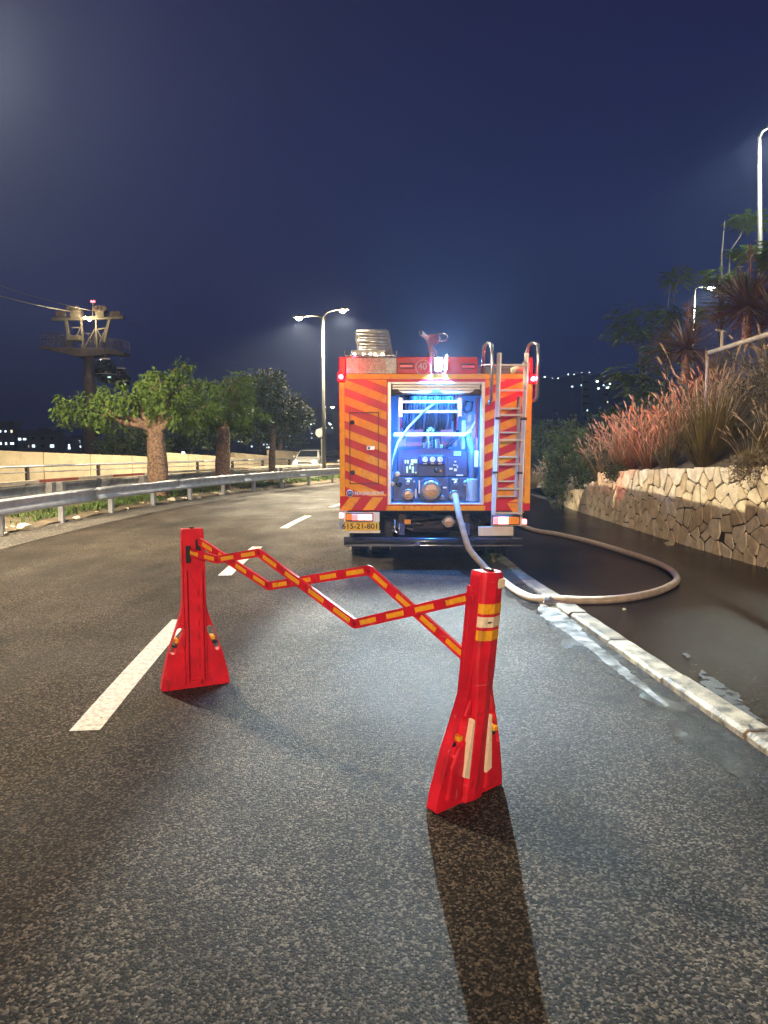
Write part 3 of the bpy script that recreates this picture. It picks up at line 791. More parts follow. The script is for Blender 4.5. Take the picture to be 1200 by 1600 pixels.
# roller shutter gear and silver frame
for x0, x1, z0, z1 in ((OX0, OX0 + .045, OZ0, OZ1), (OX1 - .045, OX1, OZ0, OZ1), (OX0 + .045, OX1 - .045, OZ1 - .03, OZ1), (OX0 + .045, OX1 - .045, OZ0, OZ0 + .022)):
    MB().bb(x0, x1, -.018, .05, z0, z1).build('compartment_frame', M_alup, fe, bevel=.005)
SZ = V(466)
rs = MB().bb(OX0 + .045, OX1 - .045, .06, .16, SZ - .01, OZ1 - .03).build('roller_shutter', M_dark, fe)
for k in range(3): MB().bb(OX0 + .06, OX1 - .06, .03, .062, SZ + .012 + k * .042, SZ + .048 + k * .042).build('slat', M_alup, rs, bevel=.006)
MB().bb(OX0 + .03, OX1 - .03, -.012, .03, SZ - .012, SZ + .012).build('shutter_bar', M_dark, rs, bevel=.005)
for x in (OX0 + .10, (OX0 + OX1) / 2, OX1 - .10):
    MB().prism([(x - .11, SZ + .01), (x + .11, SZ + .01), (x + .055, SZ + .035), (x + .035, SZ + .065), (x - .035, SZ + .065), (x - .055, SZ + .035)], -.014, .022).build('shutter_handle', M_dark, rs, bevel=.004)
# compartment liner
for b in ((OX0 - .10, OX0, .06, DEPTH, OZ0, OZ1), (OX1, OX1 + .10, .06, DEPTH, OZ0, OZ1), (OX0 - .1, OX1 + .1, DEPTH, DEPTH + .02, OZ0 - .05, OZ1), (OX0 - .1, OX1 + .1, .06, DEPTH, OZ0 - .03, OZ0), (OX0 - .1, OX1 + .1, .17, DEPTH, OZ1, OZ1 + .03)):
    MB().bb(*b).build('compartment_liner', M_in, fe)
# LED strip inside, hidden behind the shutter roll at the top, and two down the jambs
for x in (OX0 + .03, OX1 - .03):
    MB().bb(x - .012, x + .012, .075, .095, OZ0 + .5, SZ - .05).build('led_strip', glow('blue white LED strip', (.08, .32, 1), 8), fe)
    light('led_light', 'AREA', (x + (.03 if x < .3 else -.03), .12, (OZ0 + SZ) / 2 + .2), 38, (.03, .22, 1), fe, aim=(.3, .8, 1.4), size=.5)
light('led_light', 'AREA', ((OX0 + OX1) / 2, .22, SZ - .03), 60, (.03, .22, 1), fe, aim=((OX0 + OX1) / 2, .5, 1.0), size=.6)
# hose reel
rx0, rx1, rz, ry = U(412), U(705), V(548), .52
reel = thing('hose_reel', None, None); reel.parent = fe
MB().cyl((rx0, ry, rz), (rx1, ry, rz), .13, 20).build('drum', M_dark, reel)
rr = random.Random(5)
for layer in range(2):
    for k in range(17):
        x = rx0 + .03 + (rx1 - rx0 - .06) * (k + .5 * layer) / 17; pts = []; ra = .21 + layer * .045
        for j in range(21):
            a = 2 * math.pi * j / 20; pts.append((x + rr.uniform(-.006, .006) + .02 * math.sin(a + layer), ry + ra * math.cos(a), rz + ra * math.sin(a)))
        MB().tube(pts, .019, 6, cap=False).build('hose_coil', M_hoseb if (k + layer) % 4 else mat('grey reel hose', (.09, .10, .13), .45), reel, smooth=True)
for x in (rx0 - .02, rx1 + .02):
    MB().lathe([(.27, -.008), (.27, .008)], (x, ry, rz), 'X', 24).build('reel_flange', mat('red reel flange', (.5, .03, .04), .4), reel)
for v in (503, 557): MB().bb(U(395), U(722), .12, .16, V(v + 8), V(v - 8)).build('reel_bar', M_alu, reel, bevel=.004)
for u in (398, 720): MB().bb(U(u - 12), U(u + 12), .11, .2, V(585), V(478)).build('reel_bracket', M_alu, reel, bevel=.004)
MB().bb(U(362), U(752), .10, .15, V(691), V(671)).build('cross_bar', M_alup, fe, bevel=.006)
MB().tube([(U(752), .12, V(680)), (U(785), .12, V(655)), (U(806), .12, V(612))], .02, 8).build('stay', M_alu, fe)
MB().tube([(U(585), .14, V(510)), (U(520), .10, V(560)), (U(440), .08, V(645)), (U(385), .08, V(725)), (U(362), .1, V(800)), (U(352), .12, V(880))], .017, 8).build('spray_hose', M_alu, fe, smooth=True)
# plumbing above the pump panel
for u, v0, v1, r in ((567, 770, 690, .045), (605, 765, 712, .03), (540, 755, 730, .035), (632, 770, 738, .02)):
    MB().cyl((U(u), .38, V(v0)), (U(u), .38, V(v1)), r, 14).cyl((U(u), .38, V(v1) - .02), (U(u), .38, V(v1) + .01), r * 1.25, 14).build('pipe', M_steel, fe, bevel=.003)
MB().lathe([(.05, -.03), (.055, 0), (.03, .03)], (U(567), .33, V(658)), 'Y', 16).build('valve', M_steel, fe, smooth=True)
MB().tube([(U(640), .35, V(765)), (U(672), .33, V(735)), (U(712), .34, V(700)), (U(725), .45, V(660))], .024, 8).build('suction_hose', M_hoseb, fe, smooth=True)
for a, b in ((432, 528), (625, 695)): MB().bb(U(a), U(b), .42, .5, V(748), V(640)).build('tank_panel', mat('dull red tank', (.34, .12, .12), .5), fe, bevel=.01)
MB().tube([(U(745), .3, V(540)), (U(765), .3, V(560)), (U(790), .3, V(545)), (U(795), .3, V(500)), (U(760), .3, V(495)), (U(748), .3, V(540))], .02, 8).build('coiled_lead', M_hoseb, fe, smooth=True)
MB().cyl((U(752), .4, V(760)), (U(752), .4, V(600)), .03, 10).build('pipe', M_in, fe)
MB().tube([(U(790), .14, V(1040)), (U(792), .14, V(900)), (U(785), .14, V(760)), (U(760), .16, V(680))], .045, 10).build('riser_pipe', mat('blue grey pipe', (.10, .13, .2), .4), fe, smooth=True)
MB().cyl((U(812), .1, V(850)), (U(812), .1, V(480)), .018, 8).build('lance', mat('dark red lance', (.22, .02, .03), .5), fe)
MB().bb(U(801), U(822), .07, .13, V(860), V(770)).build('lance_grip', M_rwhite, fe, bevel=.01)
MB().cyl((U(790), .16, V(1045)), (U(790), .16, V(920)), .085, 18).build('extinguisher', mat('pale blue bottle', (.32, .42, .55), .35), fe, bevel=.015)
MB().cyl((U(350), .16, V(960)), (U(350), .16, V(820)), .02, 8).build('lance', M_alu, fe)
# upper pump panel (leans back) with gauges and switches
pp = MB().prism([(U(378), V(912)), (U(775), V(912)), (U(765), V(770)), (U(640), V(756)), (U(500), V(756)), (U(385), V(764))], .16, .30).build('pump_panel', M_panel, fe, bevel=.012)
gp = MB().bb(U(500), U(640), .10, .17, V(845), V(792)).build('gauge_panel', M_blue, fe, bevel=.02)
for u in (532, 573, 614):
    gg = MB().lathe([(.043, 0), (.043, -.022), (.036, -.024)], (U(u), .10, V(816)), 'Y', 20).build('gauge', M_steel, gp, smooth=False)
    MB().lathe([(.036, -.0235), (.036, -.026)], (U(u), .10, V(816)), 'Y', 20).build('dial', M_rwhite, gp)
    MB().bar((U(u), .071, V(816)), (U(u) + .02, .071, V(816) + .018), .006, .003).build('needle', M_ink, gp)
    MB().bb(U(u - 10), U(u + 10), .096, .101, V(842), V(837)).build('gauge_plate', M_rwhite, gp)
cb = MB().bb(U(505), U(636), .12, .17, V(908), V(852)).build('control_box', M_panel, fe, bevel=.008)
MB().lathe([(.028, 0), (.028, -.02), (.018, -.03)], (U(592), .12, V(876)), 'Y', 14).build('knob', M_dark, cb)
MB().lathe([(.014, 0), (.014, -.02)], (U(618), .12, V(878)), 'Y', 10).build('knob', mat('amber knob', (.7, .3, .05), .4), cb)
for u0, u1 in ((410, 492), (660, 762)):
    sp = MB().bb(U(u0), U(u1), .145, .165, V(905), V(806)).build('switch_plate', M_panel, fe, bevel=.004)
    if u0 == 410:
        for a, b, c, d in ((422, 430, 838, 820), (436, 444, 838, 820), (456, 490, 836, 816), (430, 440, 890, 855), (446, 456, 870, 850), (460, 472, 890, 855), (478, 488, 892, 884), (452, 470, 846, 838)):
            MB().bb(U(a), U(b), .135, .146, V(c), V(d)).build('label_plate', mat('yellow label', (.85, .75, .25), .5), sp)
    else:
        for a, b, c, d in ((694, 704, 832, 824), (686, 708, 850, 845), (666, 684, 872, 862), (692, 708, 880, 866), (708, 714, 862, 850), (704, 742, 906, 899)):
            MB().bb(U(a), U(b), .135, .146, V(c), V(d)).build('label_plate', M_alup, sp)
MB().bb(U(690), U(730), .15, .165, V(796), V(772)).build('label_plate', mat('pale blue label', (.4, .6, .75), .5), fe)
# lower pump panels, couplings
for a, b in ((358, 482), (495, 664), (668, 765)): lpnl = MB().bb(U(a), U(b), .12, .2, V(1043), V(915)).build('lower_panel', M_panel, fe, bevel=.008)
for u0, u1, v in ((425, 462, 920), (548, 588, 926), (680, 712, 924), (632, 652, 968), (470, 478, 935)):
    MB().bb(U(u0), U(u1), .113, .121, V(v + 5), V(v - 3)).build('label_plate', M_rwhite, lpnl)
def coupling(u, v, r, y, name='coupling', m=M_cap, deep=.11):
    c = MB().lathe([(r * .8, .02), (r, 0), (r, -deep * .5), (r * .9, -deep * .55), (r * .9, -deep), (r * .62, -deep)], (U(u), y, V(v)), 'Y', 24).build(name, M_steel, fe, smooth=False, bevel=.004)
    MB().lathe([(r * .62, -deep - .001), (r * .62, -deep - .012), (r * .3, -deep - .014)], (U(u), y, V(v)), 'Y', 24).build('coupling_cap', m, c, bevel=.003)
    MB().bar((U(u) - r * .5, y - deep - .016, V(v)), (U(u) + r * .5, y - deep - .016, V(v)), .012, .012).build('cap_bar', M_steel, c)
    for s in (-1, 1): MB().bb(U(u) + s * r * .9 - .015, U(u) + s * r * .9 + .015, y - deep * .8, y - deep * .5, V(v) - .02, V(v) + .02).build('lug', M_steel, c, bevel=.004)
    return c
MB().lathe([(.165, .0), (.17, -.02), (.15, -.03)], (U(558), .12, V(982)), 'Y', 28).build('suction_ring', M_panel, fe)
coupling(565, 983, .13, .11)
coupling(440, 1005, .075, .11)
coupling(692, 1012, .075, .11)
coupling(660, 1150, .082, .10)
for u, v, r in ((390, 948, .04), (440, 942, .032), (700, 945, .03), (626, 1022, .035), (382, 898, .04), (355, 950, .035), (618, 955, .018), (752, 945, .035)):
    MB().lathe([(r, .01), (r, -.02), (r * .6, -.03), (r * .6, -.06)], (U(u), .12, V(v)), 'Y', 16).build('valve_knob', M_cap if u in (382, 355) else M_steel if u != 390 else M_dark, fe)
for u, v0, v1 in ((482, 1025, 975), (500, 1000, 930)): MB().bb(U(u) - .012, U(u) + .012, .06, .09, V(v0), V(v1)).build('lever', M_alu, fe, bevel=.004)
# tail lamps, side markers, plates
for s, (u0, u1, v0, v1) in ((-1, (92, 285, 1098, 1151)), (1, (892, 1060, 1112, 1172))):
    bx = MB().bb(U(u0), U(u1), .0, .06, V(v1), V(v0)).build('lamp_board', M_alup, fe, bevel=.006)
    seq = [(105, 134, G_tailo), (134, 166, G_tail), (166, 205, G_tailw), (205, 246, G_redhot)] if s < 0 else [(898, 924, G_tail), (924, 968, G_redhot), (968, 984, G_tailw), (984, 1040, G_tailo)]
    hs = MB().bb(U(seq[0][0] - 4), U(seq[-1][1] + 4), -.04, .0, V(v1 - 6), V(v0 + 4)).build('tail_lamp', M_dark, fe, bevel=.012)
    for a, b, m in seq: MB().bb(U(a), U(b) - .004, -.055, -.04, V(v1 - 11), V(v0 + 9)).build('tail_lens', m, hs, bevel=.006)
MB().bb(U(66), U(90), -.03, .05, V(1130), V(1102)).build('side_marker', G_redhot, fe, bevel=.008)
MB().bb(U(1062), U(1082), -.03, .05, V(1162), V(1136)).build('side_marker', G_redhot, fe, bevel=.008)
pl = MB().bb(U(88), U(282), -.008, .0, V(1197), V(1152)).build('number_plate', M_plate, fe, bevel=.004)
MB().bb(U(66), U(88), -.008, 0, V(1188), V(1150)).build('plate_band', mat('pale blue band', (.30, .36, .62), .5), fe)
text('plate_number', '615-21-801', .098, M_ink, (U(180), -.010, V(1174)), pl, ext=.0015, sx=1.06)
MB().bb(U(120), U(288), .0, .02, V(1210), V(1196)).build('plate_backing', M_alup, fe)
MB().bb(U(820), U(1012), -.01, .02, V(1226), V(1174)).build('lower_board', M_alup, fe, bevel=.01)
MB().bb(U(1000), U(1018), .0, .03, V(1240), V(1180)).build('bracket', M_dark, fe)
# under-run bumper, hooks, chassis
MB().tube([(U(92), -.02, V(1252)), (U(1058), -.02, V(1256))], .058, 16).build('bumper', mat('black bumper tube', (.03, .032, .04), .25, .3, coat=.5), fe, smooth=True)
MB().tube([(U(100), -.05, V(1272)), (U(1055), -.05, V(1274))], .02, 10).build('bumper_lit_stripe', M_steel, fe, smooth=True)  # bright tube standing in for the lit stripe low on the bumper
MB().lathe([(.03, -.04), (.05, 0), (.03, .04)], (U(490), -.05, V(1268)), 'X', 12).build('bumper_bolt', M_steel, fe)
for u in (300, 870): MB().bb(U(u) - .03, U(u) + .03, 0, .6, V(1262), V(1235)).build('bumper_bracket', M_dark, fe)
for u in (392, 748):
    hb = MB().bb(U(u - 2), U(u + 30), .02, .12, V(1222), V(1158)).build('tow_bracket', M_blue, fe, bevel=.006)
    MB().tube([(U(u - 25), .0, V(1140)), (U(u - 25), .0, V(1195)), (U(u - 12), .0, V(1208)), (U(u), .0, V(1195)), (U(u), .0, V(1160))], .013, 8).build('tow_hook', M_steel, hb, smooth=True)
for x in (-.42, .42): MB().bb(x - .05, x + .05, .25, 6.3, .48, .74).build('chassis_rail', M_dark, fe)
MB().bb(-1.0, 1.0, .7, .9, .5, .74).build('cross_member', M_dark, fe)
for x in (-.825, .825): MB().bb(x - .275, x + .275, .62, .66, .32, .72).build('mud_flap', M_black, fe)
MB().bb(U(420), U(455), .05, .09, V(1164), V(1140)).build('orange_tag', M_orange, fe)
for k in range(14):
    x = rr.uniform(-.8, .8); y = rr.uniform(.25, .6); z = rr.uniform(.45, .72)
    MB().tube([(x, y, z), (x + rr.uniform(-.2, .2), y, z - .06), (x + rr.uniform(-.4, .4), y, z + rr.uniform(-.1, .05))], rr.uniform(.008, .022), 6).build('brake_line', rr.choice([M_dark, M_black, M_galvd]), fe, smooth=True)
MB().cyl((-.3, .5, .55), (.25, .5, .55), .12, 16).build('air_tank', M_dark, fe, bevel=.02)
def wheel(x, y, rot=0):
    w = thing('wheel', None, None); w.parent = fe; w.location = (x, y, .43)
    tp = [(.26, -.13), (.38, -.14), (.425, -.10), (.43, 0), (.425, .10), (.38, .14), (.26, .13)]
    MB().lathe(tp, (0, 0, 0), 'X', 30).build('tyre', M_black, w, smooth=True)
    MB().lathe([(.255, -.12), (.255, -.02), (.1, .02), (.1, .08), (.03, .08)], (0, 0, 0), 'X', 24).build('rim', M_alup, w)
    tr = MB()
    for k in range(44):
        a = 2 * math.pi * k / 44
        for s in (-1, 1): tr.box((s * .06, .432 * math.cos(a), .432 * math.sin(a)), (.10, .034, .016), Matrix.Rotation(a + math.pi / 2, 3, 'X'))
    tag(tr.build('tread', M_black, w), kind='stuff')
for x in (-1.04, -.73, .73, 1.04): wheel(x, 1.45)
for x in (-1.0, 1.0): wheel(x, 5.4)
MB().cyl((-1.0, 1.45, .43), (1.0, 1.45, .43), .09, 12).build('axle', M_dark, fe)
for x in (-1.16, -.86): MB().bb(x - .008, x + .014, .98, 1.02, .12, .30).build('mud_guard_strip', M_alup, fe)
# grab rails
for uu, v1 in (((848, 876), 515), ((1084, 1118), 500)):
    a, b = U(uu[0]), U(uu[1])
    P = [(a, .22, V(355)), (a, .16, V(230)), (a + .005, .10, V(200)), ((a + b) / 2, .02, V(188)), (b, -.08, V(205)), (b, -.10, V(260)), (b, -.10, V(v1 - 22)), (b - .02, -.07, V(v1)), (b - .03, .0, V(v1 + 4))]
    MB().tube(P, .023, 10).build('grab_rail', M_steel, fe, smooth=True)
# rear ladder (double section) leaning on the right panel
ld = thing('ladder', None, None); ld.parent = fe
LB, LT = -.20, -.10
def lad(u, v, y): return (U(u), y, V(v))
MB().bar(lad(890, 1105, LB), lad(916, 250, LT), .06, .03).build('stile', M_alup, ld, bevel=.006)
MB().bar(lad(1030, 1105, LB), lad(1060, 250, LT), .06, .03).build('stile', M_alup, ld, bevel=.006)
for v in (315, 450, 580, 712, 840, 968, 1095):
    t = (1105 - v) / 855; y = LB + (LT - LB) * t
    MB().bar((U(893 + 26 * t), y, V(v)), (U(1030 + 30 * t), y, V(v)), .032, .026).build('rung', M_alup, ld, bevel=.005)
MB().bar(lad(905, 1015, LB + .07), lad(922, 520, LT + .05), .04, .022).build('stile', M_alu, ld)
MB().bar(lad(1012, 1015, LB + .07), lad(1030, 480, LT + .05), .04, .022).build('stile', M_alu, ld)
for v in (545, 672, 802, 930, 1010):
    t = (1105 - v) / 855; MB().bar((U(903 + 20 * t), -.10, V(v)), (U(1012 + 22 * t), -.10, V(v)), .028, .022).build('rung', M_alup, ld, bevel=.004)
MB().bb(U(902), U(1012), -.11, -.085, V(1015), V(975)).build('foot_plate', M_orange, ld, bevel=.01)
for u, v in ((897, 883), (1028, 885), (908, 598), (1046, 600)): MB().bb(U(u) - .03, U(u) + .03, -.2, -.02, V(v) - .014, V(v) + .014).build('ladder_clamp', M_dark, ld)
MB().bb(U(1018), U(1030), -.06, -.02, V(660), V(480)).build('stay', M_dark, ld)
# roof: tread-plate box with stacked ladder, low rail, water cannon, boxes behind the ladder
tb = MB().bb(U(108), U(376), -.03, .9, ZT, V(262)).build('roof_box', M_tread, fe, bevel=.006)
MB().bb(U(170), U(318), -.045, -.03, V(338), V(275)).build('lit_tread_patch', mat('lit tread plate', (.62, .56, .46), .5, .3, var=.3, scale=60, bump=1, bscale=70), tb)  # paler copy of the tread plate, the light on it put into the colour
MB().tube([(U(104), -.06, V(240)), (U(108), -.06, V(265)), (U(372), -.06, V(265)), (U(378), -.06, V(240))], .014, 8).build('roof_rail', M_steel, fe, smooth=True)
rl = thing('roof_ladder', None, None); rl.parent = fe
for (ua, va), (ub, vb), y0, y1 in (((160, 100), (180, 245), .5, .25), ((325, 95), (352, 262), .5, .25)):
    for k in range(3): MB().bar((U(ua) + k * .0, y0 + k * .12, V(va)), (U(ub), y1 + k * .14, V(vb)), .05, .03).build('stile', M_alu, rl, bevel=.005)
for k in range(8):
    v = 100 + 20 * k
    MB().tube([(U(158 + k * 3), .48 - k * .03, V(v)), (U(325 + k * 3), .48 - k * .03, V(v + rr.uniform(-3, 3)))], .02 + .012 * (k % 3 == 0), 8).build('rung', M_alu if k % 2 else M_tread, rl, smooth=True)
MB().bb(U(150), U(330), .55, 1.4, V(155), V(100)).build('ladder_stack', M_tread, rl, bevel=.01)
MB().bb(U(200), U(325), .52, .56, V(196), V(140)).build('ladder_plate', mat('grey plate', (.2, .2, .18), .5), rl, bevel=.01)
MB().bb(U(130), U(315), .12, .40, V(255), V(222)).build('roof_locker', M_tread, fe, bevel=.01)
for u in (150, 200, 235, 262, 300): MB().bb(U(u - 8), U(u + 8), .105, .12, V(262), V(240)).build('locker_catch', M_steel, fe)
wc = thing('water_cannon', None, None); wc.parent = fe
MB().cyl((U(590), .6, ZT), (U(585), .6, V(200)), .06, 14).build('cannon_base', mat('dull dark red paint', (.16, .012, .014), .5), wc)
MB().tube([(U(585), .6, V(215)), (U(572), .55, V(185)), (U(580), .5, V(150))], .045, 10).build('cannon_elbow', mat('dull dark red paint', (.16, .012, .014), .5), wc, smooth=True)
MB().lathe([(.04, -.08), (.075, -.04), (.075, .04), (.05, .09)], (U(580), .5, V(142)), 'X', 14).build('cannon_body', mat('dull dark red paint', (.16, .012, .014), .5), wc, smooth=True)
MB().tube([(U(565), .5, V(145)), (U(535), .4, V(128)), (U(512), .35, V(113))], [.03, .028, .034], 10).build('cannon_arm', M_alup, wc, smooth=True)
MB().lathe([(.035, -.02), (.038, .02)], (U(511), .35, V(112)), 'X', 12).build('cannon_tip', M_black, wc)
MB().tube([(U(598), .5, V(142)), (U(622), .5, V(128))], .025, 8).build('cannon_arm', M_alup, wc, smooth=True)
hw = MB(); pts = [(U(633) + .075 * math.cos(a), .5 + .02 * math.sin(a), V(128) + .055 * math.sin(a)) for a in [2 * math.pi * k / 20 for k in range(21)]]
MB().tube(pts, .012, 6).build('hand_wheel', M_steel, wc, smooth=True)
MB().bb(U(820), U(1075), .3, .9, ZT, V(305)).build('roof_locker', mat('grey locker', (.28, .27, .26), .6), fe, bevel=.02)
MB().tube([(U(826), .1, V(350)), (U(826), .1, V(303)), (U(1070), .1, V(303)), (U(1070), .1, V(350))], .012, 8).build('roof_rail', M_steel, fe, smooth=True)
MB().tube([(U(1005), .2, V(338)), (U(1040), .15, V(325)), (U(1075), .12, V(330)), (U(1080), .1, V(290))], [.05, .06, .07, .06], 10).build('rolled_hose', mat('cream rolled hose', (.55, .5, .35), .8, bump=.4), fe, smooth=True)
# red marker lamps, blue-white work light
for u, v, col_, m in ((81, 375, (1, .02, .06), G_red), (1101, 386, (1, .03, .06), G_red)):
    hsg = MB().bb(U(u) - .05, U(u) + .05, -.03, .02, V(v + 26), V(v - 26)).build('marker_lamp', M_red, fe, bevel=.015)
    MB().lathe([(.032, 0), (.032, -.03), (.018, -.045)], (U(u), -.03, V(v)), 'Y', 14).build('marker_bulb', m, hsg, smooth=True)
    light('marker_light', 'POINT', (U(u), -.12, V(v)), 16, col_, fe, size=.03)
wl = MB().bb(U(570), U(622), -.05, .0, V(342), V(272)).build('work_light', M_dark, fe, bevel=.01)
MB().bb(U(578), U(616), -.10, -.05, V(322), V(276)).build('work_lens', G_work, wl, bevel=.012)
MB().bb(U(578), U(612), -.09, -.05, V(346), V(324)).build('work_lens', glow('dim blue lens', (.2, .5, 1), 4), wl, bevel=.01)
light('work_light_beam', 'SPOT', (U(596), -.16, V(300)), WORK_LAMP, (.80, .98, .93), fe, aim=(.25, -5.9, 0), angle=100, blend=.8, size=.006)
MB().bb(U(596) - .079, U(596) - .073, -.46, -.04, V(300) - .112, V(300) + .05).build('beam_blocker', M_dark, wl)  # added plate, edge-on to the camera, cuts the beam on the left
MB().bb(U(596) + .077, U(596) + .083, -.46, -.04, V(300) - .128, V(300) + .05).build('beam_blocker', M_dark, wl)  # second added plate, keeps the beam off the pavement and wall
light('beacon_light', 'POINT', (U(596), -.13, V(312)), 900, (.07, .34, 1), fe, size=.03)
# blue roof beacons at the front, red flasher on the right flank
for s in (-1, 1):
    bl = MB().lathe([(.09, 0), (.09, .12), (.05, .16)], (s * .95, 5.6, 2.6), 'Z', 16).build('roof_beacon', glow('blue beacon', (.05, .2, 1), 8), fe, smooth=True)
    MB().lathe([(.1, -.03), (.1, 0)], (s * .95, 5.6, 2.6), 'Z', 16).build('beacon_base', M_black, bl)
light('beacon_light', 'POINT', (.2, 5.3, 3.1), 450, (.08, .30, 1), fe, size=.1)
fl = MB().bb(BW, BW + .05, 1.9, 2.05, 2.2, 2.3).build('flank_flasher', G_red, fe, bevel=.01)
light('flasher_beam', 'SPOT', (BW + .12, 2.0, 2.25), 1300, (1, .09, .03), fe, aim=(5.4, 6.6, 2.7), angle=50, blend=.8, size=.04)
light('flasher_beam', 'SPOT', (BW + .12, 2.0, 2.2), 420, (1, .04, .04), fe, aim=(4.15, 5.15, .8), angle=7.5, blend=.6, size=.03)

# ------------------------------------------------------------------ fire hose
hz = .041
hp = [Vector((FX + U(692), FY - .03, V(1012))), Vector((FX + U(693), FY - .12, V(1025))), Vector((FX + U(700), FY - .27, V(1090))), Vector((FX + U(722), FY - .38, V(1180))), Vector((FX + U(752), FY - .45, V(1270))), Vector((1.22, FY - .5, .16)), Vector((1.33, 8.68, hz + .01)),
      Vector((1.40, 8.3, hz))]
for px, py in ((805, 918), (832, 930), (868, 937), (915, 940), (965, 939), (1010, 932), (1040, 921), (1056, 909), (1056, 898), (1042, 886), (1012, 874), (968, 860), (920, 846), (870, 834), (826, 825)):
    q = onplane(px, py, .07); q.z = (pz(q.x, q.y) if q.x > off(q.y, KERB_O).x else 0) + hz; hp.append(q)
for q in ((2.5, 16.6), (1.9, 18.2), (1.2, 18.9)): hp.append(Vector((q[0], q[1], hz + .03)))
def spline(P, n=8):
    out = []
    for i in range(len(P) - 1):
        p0, p1, p2, p3 = P[max(i - 1, 0)], P[i], P[i + 1], P[min(i + 2, len(P) - 1)]
        for k in range(n):
            t = k / n
            out.append(.5 * ((2 * p1) + (p2 - p0) * t + (2 * p0 - 5 * p1 + 4 * p2 - p3) * t * t + (3 * p1 - p0 - 3 * p2 + p3) * t ** 3))
    return out + [P[-1]]
hs = thing('fire_hose', 'pale canvas fire hose looping from the pump outlet over the wet pavement', 'hose')
path = spline(hp)
MB().tube(path, .040, 12).build('hose_line', M_hose, hs, smooth=True)
cpt = onplane(868, 937, .07); cd = (onplane(890, 939, .07) - cpt).normalized(); cpt.z = .045
MB().tube([cpt - cd * .11, cpt - cd * .1, cpt - cd * .02, cpt + cd * .02, cpt + cd * .1, cpt + cd * .11], [.044, .052, .056, .056, .052, .044], 14).build('hose_coupling', M_steel, hs, bevel=.003)
for s in (-.06, .05):
    for a in (0.4, 2.0): MB().box(cpt + cd * s + Vector((0, math.cos(a) * .055, math.sin(a) * .05)), (.03, .03, .03)).build('lug', M_steel, hs, bevel=.004)
MB().tube([cpt - cd * .1 + Vector((-.01, -.03, .02)), cpt - cd * .14 + Vector((-.02, -.08, -.02)), cpt - cd * .06 + Vector((-.02, -.12, -.035)), cpt + cd * .02 + Vector((0, -.06, -.02))], .006, 6).build('strap', M_hose, hs, smooth=True)

# ------------------------------------------------------------------ plants
ORD = 'first second third fourth fifth sixth seventh eighth ninth tenth eleventh twelfth thirteenth fourteenth fifteenth'.split()
def rnd(r): return Vector((r.gauss(0, 1), r.gauss(0, 1), r.gauss(0, 1))).normalized()
def leaf(mb, p, d, nrm, L, w):
    s = d.cross(nrm)
    if s.length < 1e-4: s = Vector((1, 0, 0))
    s.normalize(); m = p + d * L * .5 + nrm * L * .06
    mb.add([p, m + s * w, p + d * L, m - s * w], [(0, 1, 2, 3)])
def crown_mesh(r, lobes, nclump, per, L, w, droop=.5, spread=.22):
    """leaf clumps spread through a set of lobes: (centre, radii, weight)"""
    mb = MB(); tot = sum(l[2] for l in lobes)
    for c, rad, wt in lobes:
        c = Vector(c); rad = Vector(rad)
        for _ in range(int(nclump * wt / tot)):
            d = rnd(r); k = r.random() ** .45
            q = c + Vector((d.x * rad.x, d.y * rad.y, d.z * rad.z)) * k
            out = Vector((d.x, d.y, d.z * .6)); sp = spread * r.uniform(.6, 1.3)
            for _ in range(per):
                p = q + rnd(r) * sp * r.random() ** .5
                dd = (out * .8 + rnd(r) * .9 + Vector((0, 0, -droop))).normalized()
                leaf(mb, p, dd, (rnd(r) + Vector((0, 0, 1))).normalized(), L * r.uniform(.6, 1.25), w * r.uniform(.7, 1.2))
    return mb
def limb(mb, r, a, b, r0, r1, n=5, wob=.08, sides=7):
    a, b = Vector(a), Vector(b); P = []; L = (b - a).length
    for i in range(n + 1):
        t = i / n; P.append(a.lerp(b, t) + rnd(r) * wob * L * math.sin(t * math.pi) + Vector((0, 0, .12 * L * math.sin(t * math.pi))))
    mb.tube(P, [r0 + (r1 - r0) * i / n for i in range(n + 1)], sides)
